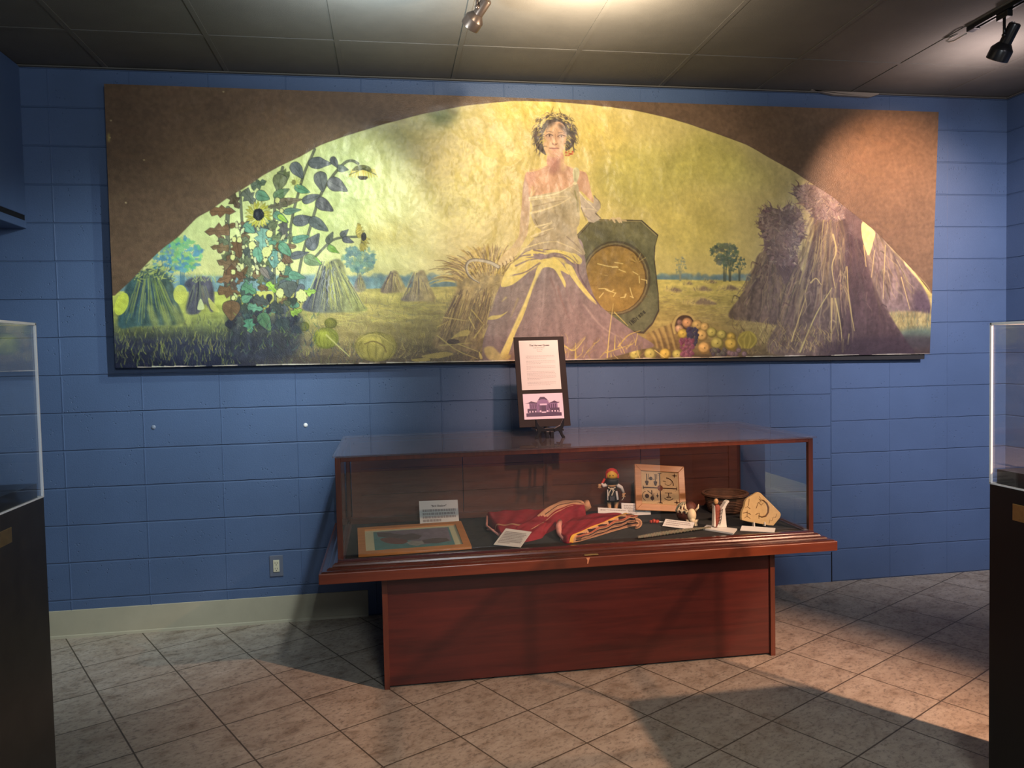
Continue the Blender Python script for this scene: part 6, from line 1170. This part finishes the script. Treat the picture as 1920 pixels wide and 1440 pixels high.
for x, dy in ((1280, .03), (1290, .035), (1304, -.035), (1291, -.03)):
    a0 = Bp(x, 974, dy); k = MB(); k.tube([Vector((a0.x, a0.y, .0)), Vector((a0.x, a0.y, .004)), Vector((a0.x, a0.y, a0.z*.5)), a0], [.012, .011, .009, .015], 10); k.build('leg', M_crm if dy < 0 else M_buf, bf, smooth=True)
k = MB(); c1, r1 = Bp(1284, 961, .012), Vector((.0445, .0515, .0535))
def on(th, ph_): return c1+Vector((r1.x*math.cos(ph_)*math.cos(th), r1.y*math.cos(ph_)*math.sin(th), r1.z*math.sin(ph_)))
for th in range(-190, 10, 28): k.tube([on(R(th), R(p_)) for p_ in range(5, 86, 10)], .0042, 6)
for p_ in (18, 45, 68): k.tube([on(R(th), R(p_+6*math.sin(th*.2))) for th in range(-190, 10, 10)], .0042, 6)
k.build('net_marking', M_crm, bf, smooth=True)
slab_card([atZ(1248, 973, .630), atZ(1302.5, 979.5, .630), atZ(1297.5, 993, .602), atZ(1242, 986, .602)], .002, 'label_card', 'tilted white card in front of the buffalo figurine', 3)

# -- basket
k = MB(); bx = atZ(1360, 985, ZF); BYk = -.50; bx = atY(1360, 960, BYk); zr = atY(1360, 925, BYk).z-ZF
bs = tag(empty('woven_basket', (bx.x, BYk, ZF)), 'dark round woven basket in the back right of the case', 'basket')
m1, nt, out = newmat('basket_weave'); b = N(nt, 'ShaderNodeBsdfPrincipled'); nt.links.new(b.outputs[0], out.inputs[0]); b.inputs['Roughness'].default_value = .7
tc = N(nt, 'ShaderNodeTexCoord'); wv = N(nt, 'ShaderNodeTexWave'); wv.bands_direction = 'Z'; wv.inputs['Scale'].default_value = 34; wv.inputs['Distortion'].default_value = 2; nt.links.new(tc.outputs['Object'], wv.inputs[0])
nz = N(nt, 'ShaderNodeTexNoise'); nz.inputs['Scale'].default_value = 28; nt.links.new(tc.outputs['Object'], nz.inputs[0]); cr = N(nt, 'ShaderNodeValToRGB'); nt.links.new(nz.outputs[0], cr.inputs[0]); cr.color_ramp.elements[0].color = rgba(lin((72, 48, 36))); cr.color_ramp.elements[1].color = rgba(lin((140, 98, 70))); nt.links.new(cr.outputs[0], b.inputs['Base Color'])
bp = N(nt, 'ShaderNodeBump'); bp.inputs['Distance'].default_value = .003; nt.links.new(wv.outputs[0], bp.inputs['Height']); nt.links.new(bp.outputs[0], b.inputs['Normal'])
rr = .118; k.lathe([(.0, 0), (.080, 0), (.092, .012), (.106, zr*.55), (rr-.004, zr), (rr-.012, zr), (.098, zr*.55), (.085, .016), (.0, .010)], 40, cap=False); k.build('bowl', m1, bs, smooth=True)
k = MB(); k.tube([(rr*math.cos(t), rr*math.sin(t), zr) for t in [q_*2*math.pi/40 for q_ in range(41)]], .009, 10); k.build('rim', m1, bs, smooth=True)

# -- robed woman on a white plinth card
wp = slab_card([atZ(1325, 984, .606), atZ(1382, 991, .606), atZ(1374.5, 999.5, .606), atZ(1317.5, 990.5, .606)], .0078, 'label_block', 'white block under the robed figurine, second from the right', cat='label block')
wb = (atZ(1337, 987, .606)+atZ(1360, 988.5, .606))/2; WYk = wb.y
wm = tag(empty('robed_figurine', (wb.x, WYk, .6065)), 'small carved woman in an open white robe over a red brown dress', 'figurine')
def Wp(x, y, dy=0): q_ = atY(x, y, WYk+dy); return Vector((q_.x-wb.x, dy, max(q_.z-.6065, 0)))
k = MB(); k.lathe([(.020, 0), (.018, .02), (.015, Wp(1345, 958).z), (.013, Wp(1345, 950).z), (.008, Wp(1345, 946).z)], 18, c=(Wp(1345, 960).x, 0, 0), sy=.8); k.build('dress', pbr('red_brown_dress', lin((146, 74, 58)), .6), wm, smooth=True)
k = MB(); k.ball(Wp(1342.5, 940), (.012, .012, .015), 14, 10); h_ = k.build('head', M_skin, wm, smooth=True)
k = MB(); k.ball(Wp(1342.5, 939, .004), (.014, .012, .017), 14, 10); k.tube([Wp(1338, 942, .002), Wp(1337.5, 947, .002)], .004, 6); k.tube([Wp(1347.5, 942, .002), Wp(1348, 947, .002)], .004, 6); k.build('hair', M_blk, h_, smooth=True)
k = MB(); k.ball(Wp(1340.5, 939.5, -.011), .0014, 6, 5); k.ball(Wp(1344.5, 939.5, -.011), .0014, 6, 5); k.build('eye', M_blk, h_)
def panel(P, y0_, y1_, name, mat):
    m1 = MB(); m1.prism([(Wp(x, y).x, Wp(x, y).z) for x, y in P], 'y', y0_, y1_); return m1.build(name, mat, wm, bevel=.0015)
panel([(1336, 945), (1338.5, 949), (1340, 986.5), (1336.2, 986.5), (1337.4, 952)], -.016, .012, 'robe', M_wht)
rb = panel([(1341.5, 987.5), (1347, 975), (1350, 952), (1355, 945), (1358, 939.5), (1363, 937), (1364.5, 939), (1360, 945), (1356.5, 953), (1359.8, 988)], -.020, .010, 'robe', M_wht)
k = MB(); 
for i, y in enumerate((958, 964, 971, 977, 982)): k.tube([Wp(1354.5-i*.9, y-3, -.0206), Wp(1352-i*.9, y, -.0206), Wp(1348.5-i*.6, y-1, -.0206)], .0012, 5)
k.tube([Wp(1355, 954, -.0206), Wp(1353.5, 965, -.0206), Wp(1352, 976, -.0206), Wp(1349.5, 985, -.0206)], .0014, 5); k.build('vine_marking', M_drk, rb)

# -- incised stone
slab_card([atZ(1391, 985.5, .616), atZ(1454, 990, .616), atZ(1452, 998, .600), atZ(1387.5, 994.5, .600)], .003, 'label_card', 'blank looking white card below the incised stone, the rightmost card', cat='label card')
SYk = -.89; s0 = atY(1428, 985, SYk); st = tag(empty('incised_stone', (s0.x, SYk, ZF+.006), (R(-8), 0, 0)), 'tan pointed stone slab scratched with a curved dancing figure', 'carved stone')
def Sp(x, y): q_ = atY(x, y, SYk); return (q_.x-s0.x, q_.z-ZF)
OUT = [(1425.5, 925.5), (1431, 928), (1440, 937.5), (1452, 950), (1465, 964), (1466.3, 968), (1463, 974), (1450.5, 988), (1442, 987.5), (1425, 984.5), (1404, 981), (1392, 978), (1391.5, 972), (1393.5, 962), (1398, 953), (1401, 942), (1405, 937.5), (1409, 935)]
dz_ = min(Sp(x, y)[1] for x, y in OUT); zoff = -dz_+.004
m1 = MB(); m1.prism([(Sp(x, y)[0], Sp(x, y)[1]+zoff*0) for x, y in OUT], 'y', 0, .022); M_sto = pbr('sandstone', lin((206, 176, 126)), .9, .2, noise=.08, nscale=60, bump=.0008, bscale=300)
m1.build('slab', M_sto, st, bevel=.003)
k = MB()
def sl(P, r_): k.tube([(Sp(x, y)[0], -.0004, Sp(x, y)[1]) for x, y in P], r_, 6)
sl([(1427, 940), (1434, 941), (1440, 946), (1443, 954), (1442, 963), (1437, 970), (1430, 972), (1424, 970)], [.001, .003, .0045, .005, .0045, .0042, .0035, .002]); sl([(1426, 938), (1430, 943), (1424, 946), (1420, 956)], .0013); sl([(1425, 945), (1430, 950), (1434, 946)], .0013); sl([(1427, 934), (1430, 938)], .001); sl([(1424, 970), (1426, 965), (1421, 966), (1418, 968)], .0014); sl([(1428, 971), (1424, 969), (1424, 975)], .0014)
sl([(1408, 938), (1406, 950), (1404, 953), (1409, 957)], .0012); sl([(1399, 955), (1404, 953)], .001); sl([(1395, 965), (1401, 963), (1409, 967)], .0016); sl([(1403, 960), (1402, 972)], .0012); sl([(1397, 974), (1402, 970), (1408, 975)], .001); sl([(1442, 984), (1444, 977), (1448, 979), (1451, 972), (1455, 973), (1458, 966)], .0010)
k.build('incised_figure', pbr('scratch_brown', lin((104, 72, 42)), .9), st)
for x in (1414, 1434): zz = Sp(x, 983)[1]; MB().box((Sp(x, 983)[0], .006, (zz+.005)/2), (.006, .02, max(zz+.005, .006))).build('peg', M_wht, st)
# -- braid of sweetgrass along the front
P = [atZ(x, y, ZF+.008) for x, y in ((1196, 1008), (1215, 1005), (1240, 1001), (1270, 997), (1300, 993), (1320, 991), (1332, 990))]; b0 = P[0].copy(); b0.z = ZF
br = tag(empty('grass_braid', b0), 'long grey green grass braid lying along the front of the case', 'braid')
for j in range(3):
    k = MB(); pts = []; rad = []
    for i in range(70):
        t_ = i/69; p = curve(P, t_); a_ = t_*60+j*2*math.pi/3; w_ = .004+.009*math.sin(math.pi*min(t_*1.25+.05, 1))
        pts.append(p+Vector((.3, 1, 0)).normalized()*math.sin(a_)*w_*.8+Vector((0, 0, math.cos(2*a_)*.003+.002))-b0); rad.append(.0022+w_*.42)
    k.tube(pts, rad, 6); k.build('strand', pbr('dried_grass_%d' % j, lin((104+6*j, 106, 90)), .9, noise=.2, nscale=90), br, smooth=True)
